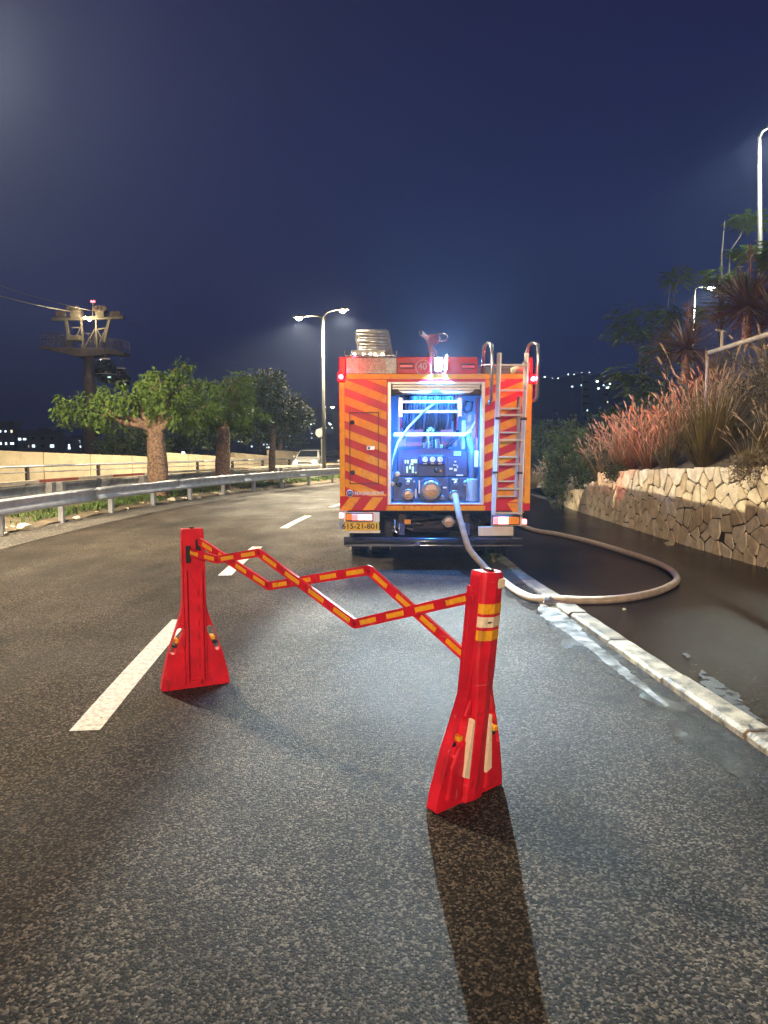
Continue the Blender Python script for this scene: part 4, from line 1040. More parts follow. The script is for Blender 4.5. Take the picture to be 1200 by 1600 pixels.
def tree(name, label, cat, loc, trunk, lobes, seed, leafm, barkm, nclump=260, per=26, L=.16, w=.035, droop=.5, group=None, spread=.22, spikes=False):
    r = random.Random(seed); t = thing(name, label, cat, loc, 0, group)
    h, r0, r1 = trunk; mb = MB()
    n = 9; lean = Vector((r.uniform(-.1, .1), r.uniform(-.1, .1), 0))
    mb.tube([Vector((0, 0, -.1)) + Vector((0, 0, (h + .1) * i / n)) + lean * (i / n) ** 2 + rnd(r) * r0 * .06 for i in range(n + 1)],
            [r0 * (1.12 if i == 0 else 1.0 + .12 * math.sin(i / n * math.pi)) + (r1 - r0) * (i / n) ** 1.5 for i in range(n + 1)], 14)
    top = Vector((0, 0, h)) + lean
    tr = mb.build('trunk', barkm, t, smooth=True)
    lm = MB()
    for c, rad, wt in lobes:
        c = Vector(c); limb(lm, r, top - Vector((0, 0, .1)), c + Vector((0, 0, -.1)), r1 * .55, r1 * .16)
        for _ in range(4):
            d = rnd(r); e = c + Vector((d.x * rad[0], d.y * rad[1], abs(d.z) * rad[2])) * .8
            limb(lm, r, top.lerp(c, .7), e, r1 * .2, .012, 4, .1, 5)
    tag(lm.build('branches', barkm, t, smooth=True), kind='stuff')
    if spikes:
        sk = MB()
        for _ in range(260):
            a, z = r.uniform(0, 2 * math.pi), r.uniform(.2, h * .97); rr_ = r0 * 1.05 + (r1 - r0) * (z / h) ** 1.5
            d = Vector((math.cos(a), math.sin(a), .2)); p = Vector((math.cos(a) * rr_ * .95, math.sin(a) * rr_ * .95, z)) + lean * (z / h) ** 2
            sk.tube([p, p + d * .045], [.02, .003], 5)
        tag(sk.build('bark_spines', M_barkr, t), kind='stuff')
    tag(crown_mesh(r, lobes, nclump, per, L, w, droop, spread).build('crown', leafm, t, fix=False), kind='stuff')
    return t
b1, b2, b3 = [Vector((at(px, 700, Y).x, Y, 0)) for px, Y in ((246, 21.7), (347, 25.7), (424, 30.5))]
tree('floss_tree', 'thick spiny trunked tree with the widest yellow green crown, nearest of the median trees', 'tree', b1, (2.15, .29, .22),
     [((-1.9, -.1, 2.7), (1.1, 1.0, .52), 3), ((-.7, .3, 3.0), (1.2, 1.1, .62), 4), ((.5, -.1, 3.15), (.9, 1.0, .68), 3), ((1.05, 0, 2.7), (.8, .9, .5), 2), ((.75, .1, 3.75), (.34, .4, .45), 1), ((-2.35, 0, 2.55), (.6, .6, .36), 1), ((0, .2, 3.7), (.5, .5, .3), .7)],
     21, M_leaf, M_barkr, 330, 24, .17, .034, .75, spread=.24, spikes=True)
tree('floss_tree', 'second spiny trunked median tree with bright leafy shoots on top', 'tree', b2, (2.35, .25, .20),
     [((-.2, 0, 3.2), (1.45, 1.2, .75), 4), ((.6, 0, 3.8), (.6, .6, .5), 1.4), ((-.8, .2, 3.5), (.9, .8, .5), 2), ((.2, .2, 2.75), (1.5, 1.1, .45), 2.5)],
     22, M_leaf, M_barkr, 240, 24, .17, .034, .7, spread=.24, spikes=True)
tree('median_tree', 'slim trunked dark green round tree, third in the median row', 'tree', b3, (2.4, .14, .10),
     [((-.4, 0, 3.6), (1.5, 1.3, 1.1), 4), ((.6, .2, 3.1), (1.1, 1.0, .85), 3), ((-1.1, 0, 2.9), (1.1, .9, .75), 2.5), ((-.1, .1, 4.4), (.8, .7, .5), 1.3)],
     23, M_leafd, M_bark, 430, 26, .15, .036, .4, spread=.28)
for i, (px, Y, h, lab) in enumerate(((352, 44, 4.8, 'dark leafy tree beyond the beige wall, between the two spiny trunks'), (300, 48, 3.6, 'low dark tree behind the beige wall, left of the second trunk'), (205, 40, 3.0, 'low dark tree behind the beige wall beneath the widest crown'), (438, 52, 4.6, 'dark tree beyond the wall just left of the double armed lamp'))):
    q = at(px, 700, Y); q.z = 0
    tree('dark_tree', lab, 'tree', q, (h * .5, .18, .12), [((0, 0, h * .72), (1.7, 1.6, h * .30), 3), ((-1.0, .2, h * .55), (1.2, 1.2, h * .22), 2), ((1.0, .1, h * .6), (1.2, 1.2, h * .24), 2)], 30 + i, M_leafd, M_bark, 220, 22, .2, .05, .3, spread=.36)
# feathery thin trees on the right slope
def feather_tree(label, x, y, base, puffs, seed):
    r = random.Random(seed); t = thing('feathery_tree', label, 'tree', (x, y, base)); mb = MB()
    top = max(p[2] for p, _ in puffs); mb.tube([Vector((0, 0, -.2)), Vector((.05, 0, top * .4)), Vector((-.05, 0, top * .8)), Vector((0, 0, top))], [.06, .045, .028, .010], 7)
    mb.build('trunk', mat('dark slender bark', (.03, .024, .018), .9, var=.4), t, smooth=True)
    lm = MB(); cr = MB()
    for p, rad in puffs:
        p = Vector(p); limb(lm, r, (0, 0, p.z * .62), p, .03, .01, 5, .06, 5)
        for _ in range(int(120 * rad[0] + 20)):
            d = rnd(r); q = p + Vector((d.x * rad[0], d.y * rad[0], d.z * rad[1])) * r.random() ** .5
            ax = (Vector((d.x, d.y, .1)) + rnd(r) * .6).normalized(); ax.z = ax.z * .5
            for k in range(16):                  # pinnate frond
                pp = q + ax * .022 * k + Vector((0, 0, -.0004 * k * k)); sd = ax.cross(Vector((0, 0, 1))).normalized()
                for s in (-1, 1): leaf(cr, pp, (sd * s + ax * .5 + Vector((0, 0, -.25))).normalized(), Vector((0, 0, 1)), .10 * (1 - abs(k - 7) / 14), .036)
    tag(lm.build('branches', MATS['dark slender bark'], t, smooth=True), kind='stuff')
    tag(cr.build('crown', M_leafo, t, fix=False), kind='stuff')
q = at(1003, 640, 27)
feather_tree('feathery dark tree with flat layered crown at the left end of the slope trees', q.x, 27, .6, [((-.35, 0, 5.9), (1.05, .5)), ((-.6, .2, 5.3), (.9, .35)), ((.4, .1, 5.2), (.8, .35)), ((-.6, 0, 3.7), (.9, .45)), ((.1, .3, 3.2), (1.0, .5)), ((.6, .2, 4.2), (.8, .4))], 41)
q = at(1040, 640, 26)
feather_tree('slender feathery tree left of the bright lamp', q.x, 26, .8, [((.2, 0, 6.9), (.45, .45)), ((.1, 0, 5.6), (.6, .3)), ((-.3, 0, 4.4), (.6, .3)), ((.5, 0, 5.2), (.5, .25))], 42)
q = at(1120, 640, 22)
feather_tree('sparse feathery tree with a tuft high against the sky beside the tall pole', q.x, 22, 3.1, [((.75, 0, 5.3), (.55, .26)), ((.7, 0, 4.4), (.45, .2)), ((-.1, 0, 3.6), (.62, .32)), ((.35, 0, 3.4), (.5, .26)), ((-.2, .2, 2.7), (.5, .25))], 43)
q = at(1196, 640, 17)
feather_tree('small feathery tree top over the spiky plant at the right edge', q.x, 17, 3.4, [((0, 0, 2.75), (.42, .22)), ((.25, 0, 2.5), (.4, .2))], 44)

# ornamental fountain grass
def grass_meshes(seed, h, spread, n, nplume, bm_, plume_lo=.8):
    r = random.Random(seed); mb = MB(); pm = MB()
    def arc(a, L, out, sag, steps):
        d = Vector((math.cos(a), math.sin(a), 0)); p0 = d * r.uniform(0, .10); P = []
        for i in range(steps + 1):
            t = i / steps; P.append(p0 + d * out * t + Vector((0, 0, L * (t - sag * t * t))))
        return P, d
    for _ in range(n):
        a = r.uniform(0, 2 * math.pi); P, d = arc(a, h * r.uniform(.55, 1.15), spread * r.uniform(.1, 1.2), r.uniform(.15, .75), 4)
        s = Vector((-d.y, d.x, 0)) * r.uniform(.003, .0065); k = len(mb.v)
        for i, p in enumerate(P): mb.v += [tuple(p - s * (1 - i / 5)), tuple(p + s * (1 - i / 5))]
        for i in range(4): mb.f.append((k + 2 * i, k + 2 * i + 1, k + 2 * i + 3, k + 2 * i + 2))
    for _ in range(nplume):
        a = r.uniform(0, 2 * math.pi); P, d = arc(a, h * r.uniform(.95, 1.35), spread * r.uniform(.25, 1.1), r.uniform(.05, .4), 5)
        pm.tube(P, .003, 3, cap=False)
        tip = P[-1]; t = (P[-1] - P[-2]).normalized(); L = r.uniform(.14, .24)
        Q = [tip + t * L * q + Vector((0, 0, -.05 * q * q)) for q in (0, .15, .4, .7, 1)]
        pm.tube(Q, [.004, .013, .016, .012, .003], 6)
        for k in range(26):
            q = r.random(); b = tip + t * L * q + Vector((0, 0, -.05 * q * q)); o = (rnd(r) + t * .8).normalized()
            leaf(pm, b, o, rnd(r), .035, .002)
    return mb.mesh('blade_tuft', bm_, fix=False), pm.mesh('plume_spray', M_plume, fix=False)
GV = [grass_meshes(50, 1.0, .55, 420, 20, M_blade), grass_meshes(51, 1.1, .6, 420, 24, M_bladed), grass_meshes(52, .85, .55, 380, 16, M_blade), grass_meshes(53, .95, .6, 400, 26, M_bladed), grass_meshes(54, 1.2, .62, 620, 6, M_blade)]
gr_ = random.Random(9)
def grass(x, y, v, sc, label, group=None):
    t = thing('fountain_grass', label, 'grass clump', (x, y, slopez(x, y) - .03), gr_.uniform(0, 6.28), group); t.scale = (sc, sc, sc * gr_.uniform(.9, 1.1))
    for nm, me in zip(('blade_tuft', 'plume_spray'), GV[v]): tag(link(nm, me, t), kind='stuff')
    return t
big = grass(wallx(11.6) + .42, 11.7, 4, 1.22, 'largest olive grass clump bulging over the wall top beside the wire fence')
grass(wallx(11.9) + .75, 12.1, 4, 1.15, 'olive grass clump just behind the largest one by the fence end post')
for i, (x_, y_, v, sc) in enumerate(((.35, 12.9, 1, .95), (.4, 13.9, 3, 1), (.35, 14.8, 1, 1.0), (.45, 15.7, 3, .95), (.3, 16.5, 0, .85))):
    grass(wallx(y_) + x_, y_, v, sc, 'tan plumed grass clump at the wall top, %s in the row behind the largest olive clump' % ORD[i], 'plumed grasses in front along the wall top')
row = 0
for y_ in frange(12.6, 19.5, .62):
    for d in (1.1, 1.75):
        x_ = wallx(y_) + d + gr_.uniform(-.15, .15); yy = y_ + gr_.uniform(-.25, .25)
        grass(x_, yy, gr_.choice([0, 1, 3, 1]), gr_.uniform(.8, 1.1), 'reddish plumed grass clump in the dense drift up the slope', 'grasses drifting up the slope')
for x_, y_, v, sc in ((.5, 9.2, 2, .75), (.35, 10.2, 2, .6), (.75, 10.4, 2, .8), (.5, 8.2, 2, .8), (.9, 9.4, 3, .8), (1.0, 8.4, 1, .8)):
    grass(wallx(y_) + x_, y_, v, sc, 'low dry grass clump below the wire fence at the right edge', 'low grasses below the wire fence')
for y_ in (19.6, 20.3, 21.2, 22.0, 23.2):
    grass(4.75 + gr_.uniform(-.2, .5), y_, 2, gr_.uniform(.7, .9), 'low grass clump on the verge past the end of the wall', 'grasses past the end of the wall')
for y_ in (20, 21.2, 22.6, 24):
    grass(6.3 + gr_.uniform(-.4, .6), y_, gr_.choice([0, 3]), .9, 'plumed grass clump on the low bank behind the green shrub', 'grasses behind the green shrub')
# shrubs
def shrub(label, loc, lobes, seed, m=M_leafd, n=150, L=.07, w=.022, name='shrub'):
    r = random.Random(seed); t = thing(name, label, 'shrub', loc); st = MB()
    for c, rad, wt in lobes: limb(st, r, (0, 0, -.05), c, .03, .008, 4, .1, 5)
    tag(st.build('stems', M_bark, t, smooth=True), kind='stuff')
    tag(crown_mesh(r, lobes, n, 24, L, w, .2, .16).build('foliage', m, t, fix=False), kind='stuff')
    return t
shrub('green shrub with small leaves at the low end of the stone wall', (4.62, 18.6, 0), [((0, 0, 1.35), (.5, .6, .75), 3), ((-.1, -.2, .7), (.45, .5, .6), 2), ((.3, .4, 1.9), (.4, .5, .45), 1)], 61, leafmat('mid green shrub foliage', (.05, .075, .022)), 190)
shrub('dark shrub hanging over the stepped end of the wall', (5.05, 17.2, .7), [((-.15, 0, .25), (.35, .6, .35), 2), ((.1, -.3, .5), (.4, .5, .35), 1)], 62, M_leafd, 90)
shrub('dark trailing shrub spilling over the middle of the wall top', (5.0, 14.9, 1.05), [((-.1, 0, .05), (.22, .55, .14), 2)], 63, M_leafd, 45)
shrub('dry twiggy bush behind the wire fence at the right edge', (6.0, 10.2, 1.9), [((0, 0, .5), (.7, 1.0, .6), 3), ((.4, .9, .7), (.6, .8, .6), 2), ((-.3, -.9, .2), (.5, .7, .5), 2)], 64, mat('dry brown foliage', (.075, .055, .03), .7, var=.5, scale=2), 170, .08, .012)
shrub('low dry bush drooping over the wall at the right edge', (5.15, 9.7, 1.25), [((-.05, 0, .05), (.3, .5, .2), 2), ((.2, -.4, .2), (.4, .6, .3), 2)], 65, mat('straw foliage', (.15, .11, .055), .7, var=.5, scale=2), 110, .07, .01)
for y_, d_, sc in ((7.6, .5, .9), (8.6, 1.6, 1.0), (9.6, 1.7, 1.0), (10.6, 1.3, .95), (11.2, 1.9, 1.0), (12.4, 2.2, 1.1), (9.0, 2.4, 1.1), (10.2, 2.5, 1.1), (13.2, 2.6, 1.0), (14.6, 2.6, 1.0), (16, 2.7, 1.0)):
    grass(wallx(y_) + d_, y_, gr_.choice([0, 2, 2, 3]), sc, 'dull grass clump on the bank above and behind the wire fence', 'grasses behind the wire fence')
for i, (x_, y_, z_) in enumerate(((6.3, 9.0, 2.1), (6.5, 11.4, 2.3), (6.0, 8.3, 1.9))):
    shrub(['dark twiggy bush behind the wire fence nearest the frame edge', 'dark twiggy bush behind the middle of the wire fence rail', 'dark low bush in front of the wire fence, mostly out of frame'][i], (x_, y_, z_), [((0, 0, .4), (.8, .9, .5), 3), ((.4, .5, .6), (.6, .7, .5), 2)], 90 + i, mat('dark brown foliage', (.045, .038, .022), .7, var=.5, scale=2), 170, .07, .012)
# hedge on the far side of the bend
for i, (px, Y, h) in enumerate(((850, 44, 3.6), (885, 46, 3.3), (918, 48, 3.9), (952, 45, 4.6), (985, 43, 4.4), (1030, 42, 5.6), (1080, 40, 6.6), (1135, 40, 7.4), (815, 50, 3.4))):
    q = at(px, 700, Y); q.z = 0
    tree('hedge_tree', ['rounded dark hedge tree at the far bend right behind the fire engine', '%s dark hedge tree to the right along the far bend' % ORD[max(0, i - 1)] if i < 8 else 'hedge tree beyond the truck, showing left of the rounded one'][i > 0], 'tree', q, (h * .4, .16, .1), [((0, 0, h * .55), (1.8, 1.6, h * .42), 3), ((.9, .2, h * .4), (1.3, 1.3, h * .3), 2)], 70 + i, M_leafd, M_bark, 120, 22, .26, .07, .2, group=None if i == 0 else 'hedge trees at the far bend', spread=.42)
# yuccas
def yucca(label, loc, n, L, seed, stalk=True):
    r = random.Random(seed); t = thing('yucca', label, 'spiky plant', loc); mb = MB()
    MB().tube([(0, 0, -.9), (0, 0, -.3), (0, 0, .1)], [.11, .10, .06], 9).build('trunk', M_bark, t, smooth=True)
    for _ in range(n):
        a = r.uniform(0, 2 * math.pi); el = math.asin(r.uniform(-.55, .98)); d = Vector((math.cos(a) * math.cos(el), math.sin(a) * math.cos(el), math.sin(el)))
        l = L * r.uniform(.75, 1.1); s = d.cross(Vector((0, 0, 1)))
        s = (s if s.length > .1 else Vector((1, 0, 0))).normalized() * .020; k = len(mb.v)
        for i, (t_, w) in enumerate(((.05, .7), (.35, 1), (.7, .7), (1, .05))):
            p = d * l * t_ + Vector((0, 0, -.10 * l * t_ * t_)); mb.v += [tuple(p - s * w), tuple(p + Vector((0, 0, -.006))), tuple(p + s * w)]
        for i in range(3):
            for c in range(2): mb.f.append((k + 3 * i + c, k + 3 * i + c + 1, k + 3 * i + 4 + c, k + 3 * i + 3 + c))
    tag(mb.build('leaf_rosette', M_yucca, t, fix=False), kind='stuff')
    if stalk:
        fl = MB(); fl.tube([(0, 0, 0), (.03, 0, L * .8), (.02, 0, L * 1.2)], [.018, .014, .008], 6)
        for _ in range(70):
            z = r.uniform(L * .7, L * 1.2); p = Vector((.02, 0, z)) + rnd(r) * .09; leaf(fl, p, rnd(r), rnd(r), .06, .018)
        tag(fl.build('flower_stalk', mat('dry russet flowers', (.17, .075, .045), .8), t), kind='stuff')
    return t
q = at(1168, 478, 16.2); yucca('big spiky yucca above the wire fence at the right edge', q, 330, 1.12, 81)
q = at(1072, 545, 18.4); yucca('spiky yucca left of the fence end with a russet flower stalk', q, 260, 1.0, 82)
q = at(1215, 500, 15.0); yucca('spiky yucca partly cut by the right frame edge', q, 220, 1.0, 83, False)
q = at(1110, 590, 17.2); yucca('low spiky yucca just behind the fence end post', q, 180, .85, 84, False)
# wire fence with pipe rail
fn = thing('wire_fence', 'chain link fence with pipe top rail on the slope at the right edge', 'fence')
fp = [at(1106, 552, 13.4), at(1200, 523, 10.6)]; d = fp[1] - fp[0]
fp = [fp[0], fp[0] + d * .5, fp[1], fp[1] + d * .6, fp[1] + d * 1.6]
MB().tube(fp, .042, 10).build('rail', mat('buff painted pipe', (.42, .34, .24), .6, var=.2), fn, smooth=True)
for p in fp[0::4]: MB().cyl((p.x, p.y, p.z - 1.7), (p.x, p.y, p.z + (.02)), .032, 10).build('post', M_galvd, fn)
p = fp[0].lerp(fp[1], .55); MB().cyl(p, p + Vector((0, 0, .3)), .03, 8).cyl(p + Vector((-.12, 0, .33)), p + Vector((.06, 0, .29)), .018, 8).build('post_stub', mat('buff painted pipe', (.42, .34, .24)), fn)
wm = MB(); L = (fp[4] - fp[0]).length; dd = (fp[4] - fp[0]) / L; H = 1.35; st = .075
k = -H
while k < L:
    for s in (1, -1):
        a0, a1 = max(0, k), min(L, k + H)
        if a1 - a0 > .02:
            za, zb = (a0 - k), (a1 - k)
            if s < 0: za, zb = H - za, H - zb
            A = fp[0] + dd * a0 + Vector((0, 0, za - H)); B = fp[0] + dd * a1 + Vector((0, 0, zb - H)); A.x += s * .003; B.x += s * .003
            wm.tube([A, B], .0016, 3, cap=False)
    k += st
tag(wm.build('wire_mesh', mat('rusty dull wire', (.12, .10, .08), .7), fn, fix=False), kind='stuff')
# low growth and stones in the median
r = random.Random(4); tm = MB()
for _ in range(24000):
    y = 9 + 40 * r.random() ** 1.5; o = r.uniform(-7.1, -5.25)
    if math.sin(y * 1.7) * .5 + math.sin(o * 4 + y * .6) + r.uniform(-.8, .8) < -.55: continue
    p = off(y, o); p.z = medz(p.x, p.y, o) - .01
    a = r.uniform(0, 6.28); h = r.uniform(.05, .17)
    leaf(tm, p, Vector((math.cos(a) * .5, math.sin(a) * .5, 1)).normalized(), Vector((math.cos(a), math.sin(a), 0)), h, r.uniform(.008, .022))
tag(tm.build('median_grass', M_turf, fix=False), kind='stuff')['label'] = 'short green weeds growing in the median under the trees'
def rock_mesh(seed):
    r = random.Random(seed); bm = bmesh.new(); bmesh.ops.create_icosphere(bm, subdivisions=2, radius=1)
    for v in bm.verts: v.co *= 1 + r.uniform(-.2, .2); v.co.z *= .6
    me = bpy.data.meshes.new('rock'); bm.to_mesh(me); bm.free(); me.materials.append(M_stone[seed % 4]); return me
RK = [rock_mesh(i) for i in range(4)]
for k in range(48):
    y = 11.5 + 17 * r.random() ** 1.3; o = -5.15 + r.gauss(0, .16) - (.5 if r.random() < .25 else 0)
    p = off(y, o); s = r.uniform(.03, .10) if r.random() < .8 else r.uniform(.10, .17)
    q = link('rock', RK[k % 4]); q.location = (p.x, p.y, .03 + s * .25); q.scale = (s, s * r.uniform(.7, 1.2), s); q.rotation_euler = (0, 0, r.uniform(0, 6))
    tag(q, 'pale limestone rock lying on the verge under the near guard rail', 'rock', 'loose rocks along the guard rail')
for n_, (px, py, s, lb) in enumerate(((1046, 850, .07, 'small reddish brick fragment lying at the foot of the stone wall'), (975, 953, .018, 'tiny white pebble on the wet pavement below the hose'))):
    p = onplane(px, py, .05); q = link('rock', RK[n_]); q.location = (p.x, p.y, pz(p.x, p.y) + s * .4); q.scale = (s, s, s); tag(q, lb, 'rock')
sd = shrub('tuft of weeds at the kerb just behind the right barrier post', onplane(771, 876, .02), [((0, 0, .1), (.06, .05, .05), 1)], 66, M_leaf, 6, .03, .01, name='weed')

gm = MB(); r = random.Random(12)
for _ in range(520):
    x, y = r.uniform(-3.2, 1.7), 1.2 + 9 * r.random() ** 1.6; q = r.uniform(.0025, .006)
    gm.add([Vector((x, y, .003)) + rnd(r) * q for _ in range(4)], [(0, 1, 2), (0, 2, 3), (0, 3, 1), (1, 3, 2)])
tag(gm.build('road_grit', mat('pale grit', (.34, .27, .17), .9, var=.5, scale=3)), kind='stuff')['label'] = 'loose pale grit scattered over the asphalt'
# ------------------------------------------------------------------ cars on the opposing carriageway
def car(label, loc, rz, paint, lit=True):
    t = thing('car', label, 'car', loc, rz)
    side = [(-2.0, .28), (2.0, .28), (2.08, .5), (2.02, .72), (1.25, .93), (.62, 1.0), (-1.5, 1.0), (-2.02, .92), (-2.08, .5)]
    b = MB().prism(side, -.85, .85); b.v = [(y, x, z) for x, y, z in b.v]; b.build('body', paint, t, bevel=.09, seg=3)
    rings = []
    for z, x0, x1, w in ((.98, -1.75, 1.05, .80), (1.22, -1.5, .62, .72), (1.44, -1.2, .12, .62), (1.48, -1.0, -.05, .55)):
        rings.append([(-w, x0, z), (w, x0, z), (w, x1, z), (-w, x1, z)])
    MB().loft(rings).build('cabin', paint, t, bevel=.05)
    MB().add([(-.66, 1.0, 1.03), (.66, 1.0, 1.03), (.56, .22, 1.41), (-.56, .22, 1.41), (-.66, 1.03, 1.05), (.66, 1.03, 1.05), (.56, .25, 1.43), (-.56, .25, 1.43)], [(0, 1, 2, 3), (4, 5, 6, 7), (0, 1, 5, 4), (1, 2, 6, 5), (2, 3, 7, 6), (3, 0, 4, 7)]).build('windscreen', M_glass, t)
    for s in (-1, 1):
        for y0, y1, y2, y3 in ((.78, -.2, -.2, .22), (-.28, -1.35, -1.05, -.28)):
            MB().add([(s * .795, y0, 1.04), (s * .795, y1, 1.04), (s * .66, y2, 1.40), (s * .66, y3, 1.40), (s * .815, y0, 1.04), (s * .815, y1, 1.04), (s * .68, y2, 1.40), (s * .68, y3, 1.40)], [(0, 1, 2, 3), (4, 5, 6, 7), (0, 1, 5, 4), (1, 2, 6, 5), (2, 3, 7, 6), (3, 0, 4, 7)]).build('side_window', M_glass, t)
        MB().box((s * .92, .68, 1.05), (.16, .1, .12)).build('mirror', paint, t, bevel=.03)
        MB().lathe([(.13, -.05), (.12, .03), (.06, .06)], (s * .58, 1.98, .68), 'Y', 14).build('headlight', G_head if lit else M_alup, t, smooth=True)
        for y in (-1.25, 1.3):
            w = MB().lathe([(.2, -.1), (.30, -.1), (.32, 0), (.30, .1), (.2, .1)], (s * .78, y, .32), 'X', 20).build('wheel', M_black, t, smooth=True)
            MB().lathe([(.19, -.11), (.19, .11)], (s * .78, y, .32), 'X', 16).build('rim', M_alup, w)
    MB().bb(-.5, .5, 2.02, 2.10, .62, .70).build('grille', M_black, t)
    MB().bb(-.26, .26, 2.06, 2.115, .44, .55).build('number_plate', M_plate, t)
    if lit:
        for s in (-1, 1): light('headlight_beam', 'SPOT', (s * .58, 2.12, .68), 260, (1, .86, .6), t, aim=(s * .58, 9, .1), angle=60, blend=.7, size=.06)
    return t
cp = at(484, 735, 47.5); cp.z = 0
car('white car with lit headlights coming along the opposing carriageway', cp, math.pi + heading(46) + .36, M_wcar)
cp = at(524, 735, 52); cp.z = 0
car('dark car following the white car, half hidden by the fire engine', cp, math.pi + heading(50) + .3, M_dcar, False)
# road signs beyond the lamp post
def sign(label, px, Y, h, kind, m=M_galv):
    p = at(px, 720, Y); p.z = 0; t = thing('road_sign', label, 'road sign', p, heading(Y))
    MB().cyl((0, 0, 0), (0, 0, h), .04, 8).build('post', M_pole, t)
    if kind == 'disc': MB().lathe([(.24, -.015), (.24, .015)], (-.1, -.06, h - .3), 'Y', 24).build('sign_plate', m, t)
    elif kind == 'rect': MB().bb(-.35, .35, -.07, -.045, h - .5, h).build('sign_plate', m, t, bevel=.01)
    return t
sign('grey back of a round road sign on the lamp side of the carriageway', 503, 38, 2.7, 'disc', M_galvd)
sign('thin tall pole standing right of the third median tree', 467, 54, 4.4, 'none')
sign('short pale post of a pair left of the white car', 433, 56, 2.8, 'none')
sign('short pale post with a small dark sign left of the white car', 438, 56, 3.6, 'rect', M_galvd)
lp_ = at(287, 708, 60); t = thing('post_lamp', 'small bright lamp on a short post just beyond the beige wall', 'lamp', (lp_.x, 60, 0))
MB().cyl((0, 0, 0), (0, 0, lp_.z - .1), .05, 8).build('post', M_pole, t)
MB().lathe([(.04, -.14), (.15, -.05), (.15, .08), (.04, .14)], (0, 0, lp_.z), 'Z', 12).build('globe', glow('white globe', (.95, 1, .85), 22), t, smooth=True)

# ------------------------------------------------------------------ cable car pylon, cables, cabins
PY = 80.0
pc = at(138, 560, PY); KX = PY / FOC
py_ = thing('cable_car_pylon', 'grey cable car pylon with railed platforms rising behind the left tree', 'pylon', (pc.x, PY, 0))
def Q(px, py, y=0.0): a = at(px, py, PY); return Vector((a.x - pc.x, y, a.z))
M_py = mat('pylon steel', (.20, .175, .13), .6, .2, var=.2, scale=1.5); M_pyd = mat('dark pylon steel', (.20, .15, .12), .6, .2, var=.25, scale=1.5)
MB().tube([(0, 0, -.2), (0, 0, 6), Q(139, 545)], [.95, .75, .52], 18).build('column', M_pyd, py_, smooth=True)
MB().bar(Q(82, 499), Q(194, 496), .5, .38).build('cross_beam', M_py, py_, bevel=.03)
for a, b, w in (((103, 499), (110, 545), .3), ((172, 497), (163, 535), .3), ((127, 499), (131, 548), .2), ((150, 499), (152, 548), .2), ((106, 525), (98, 548), .12), ((106, 520), (131, 545), .12), ((110, 545), (127, 510), .12), ((152, 545), (168, 508), .12), ((150, 512), (163, 535), .12), ((131, 545), (150, 512), .12), ((112, 512), (128, 512), .14), ((150, 515), (170, 512), .14)):
    MB().bar(Q(*a), Q(*b), w, w).build('frame_leg', M_py, py_, bevel=.02)
MB().loft([[Q(x, y, -.9), Q(x, y, .9), Q(x, y + h, .9), Q(x, y + h, -.9)] for x, y, h in ((69, 541, 5), (95, 544, 7), (125, 546, 13), (150, 545, 13), (175, 546, 9), (199, 552, 5))]).build('boom', M_pyd, py_, bevel=.03)
for (a, b, c, d) in ((108, 525, 128, 533), (112, 484, 128, 498), (152, 484, 166, 497)):
    MB().bb(Q(a, b).x, Q(c, d).x, -.6, .6, Q(a, d).z, Q(a, b).z).build('machine_box', M_py, py_, bevel=.04)
for px in (112, 118, 124, 154, 160, 166, 95, 103, 180, 188):
    c = Q(px, 484 if 108 < px < 170 else 492); MB().lathe([(.3, -.06), (.34, 0), (.3, .06)], (c.x, -.7, c.z), 'Y', 16).build('sheave', M_pyd, py_)
for x0, x1, y0, y1 in ((68, 104, 523, 541), (136, 158, 523, 545), (158, 198, 530, 548), (98, 110, 528, 543)):
    for yy in (-.9, .9):
        for f in (0, .5): MB().bar(Q(x0, y0 + (y1 - y0) * f, yy), Q(x1, y0 + (y1 - y0) * f + (3 if x0 == 158 else 0), yy), .06, .06).build('railing', M_py, py_)
        n = max(2, int((x1 - x0) / 7))
        for k in range(n + 1):
            x = x0 + (x1 - x0) * k / n; MB().bar(Q(x, y0 + (3 * k / n if x0 == 158 else 0), yy), Q(x, y1, yy), .06, .06).build('railing_post', M_py, py_)
MB().cyl(Q(145, 494), Q(145, 472), .06, 8).build('mast', M_py, py_)
for px in (143, 147): MB().lathe([(.06, -.1), (.12, 0), (.06, .1)], Q(px, 471), 'Z', 10).build('warning_lamp', G_red, py_, smooth=True)
for px, py, s in ((139, 499, .2), (146, 503, .14)):
    MB().lathe([(.3 * s, -s * .5), (s, 0), (.3 * s, s * .5)], Q(px, py, -1.0), 'Z', 12).build('flood_lamp', G_warm, py_, smooth=True)
light('pylon_light', 'POINT', Q(140, 502, -1.6), 420, (1, .82, .5), py_, size=.2)
def cable(label, P, r):
    o = MB().tube(P, r, 6).build('cable', mat('steel cable', (.45, .43, .40), .4, .5), smooth=True); return tag(o, label, 'cable')
def sag(a, b, s): return [a.lerp(b, k / 12) + Vector((0, 0, -s * math.sin(math.pi * k / 12))) for k in range(13)]
W0 = Vector((pc.x, PY, 0))
cable('lower left pale steel cable running from the pylon to the frame edge', sag(W0 + Q(112, 487), at(-120, 425, 52), .3), .055)
cable('fainter upper steel cable running left from the pylon mast', sag(W0 + Q(150, 487), at(-60, 425, 62), .3), .035)
cable('steel cable descending right from the pylon behind the trees', sag(W0 + Q(166, 490), at(480, 600, 330), 1), .03)
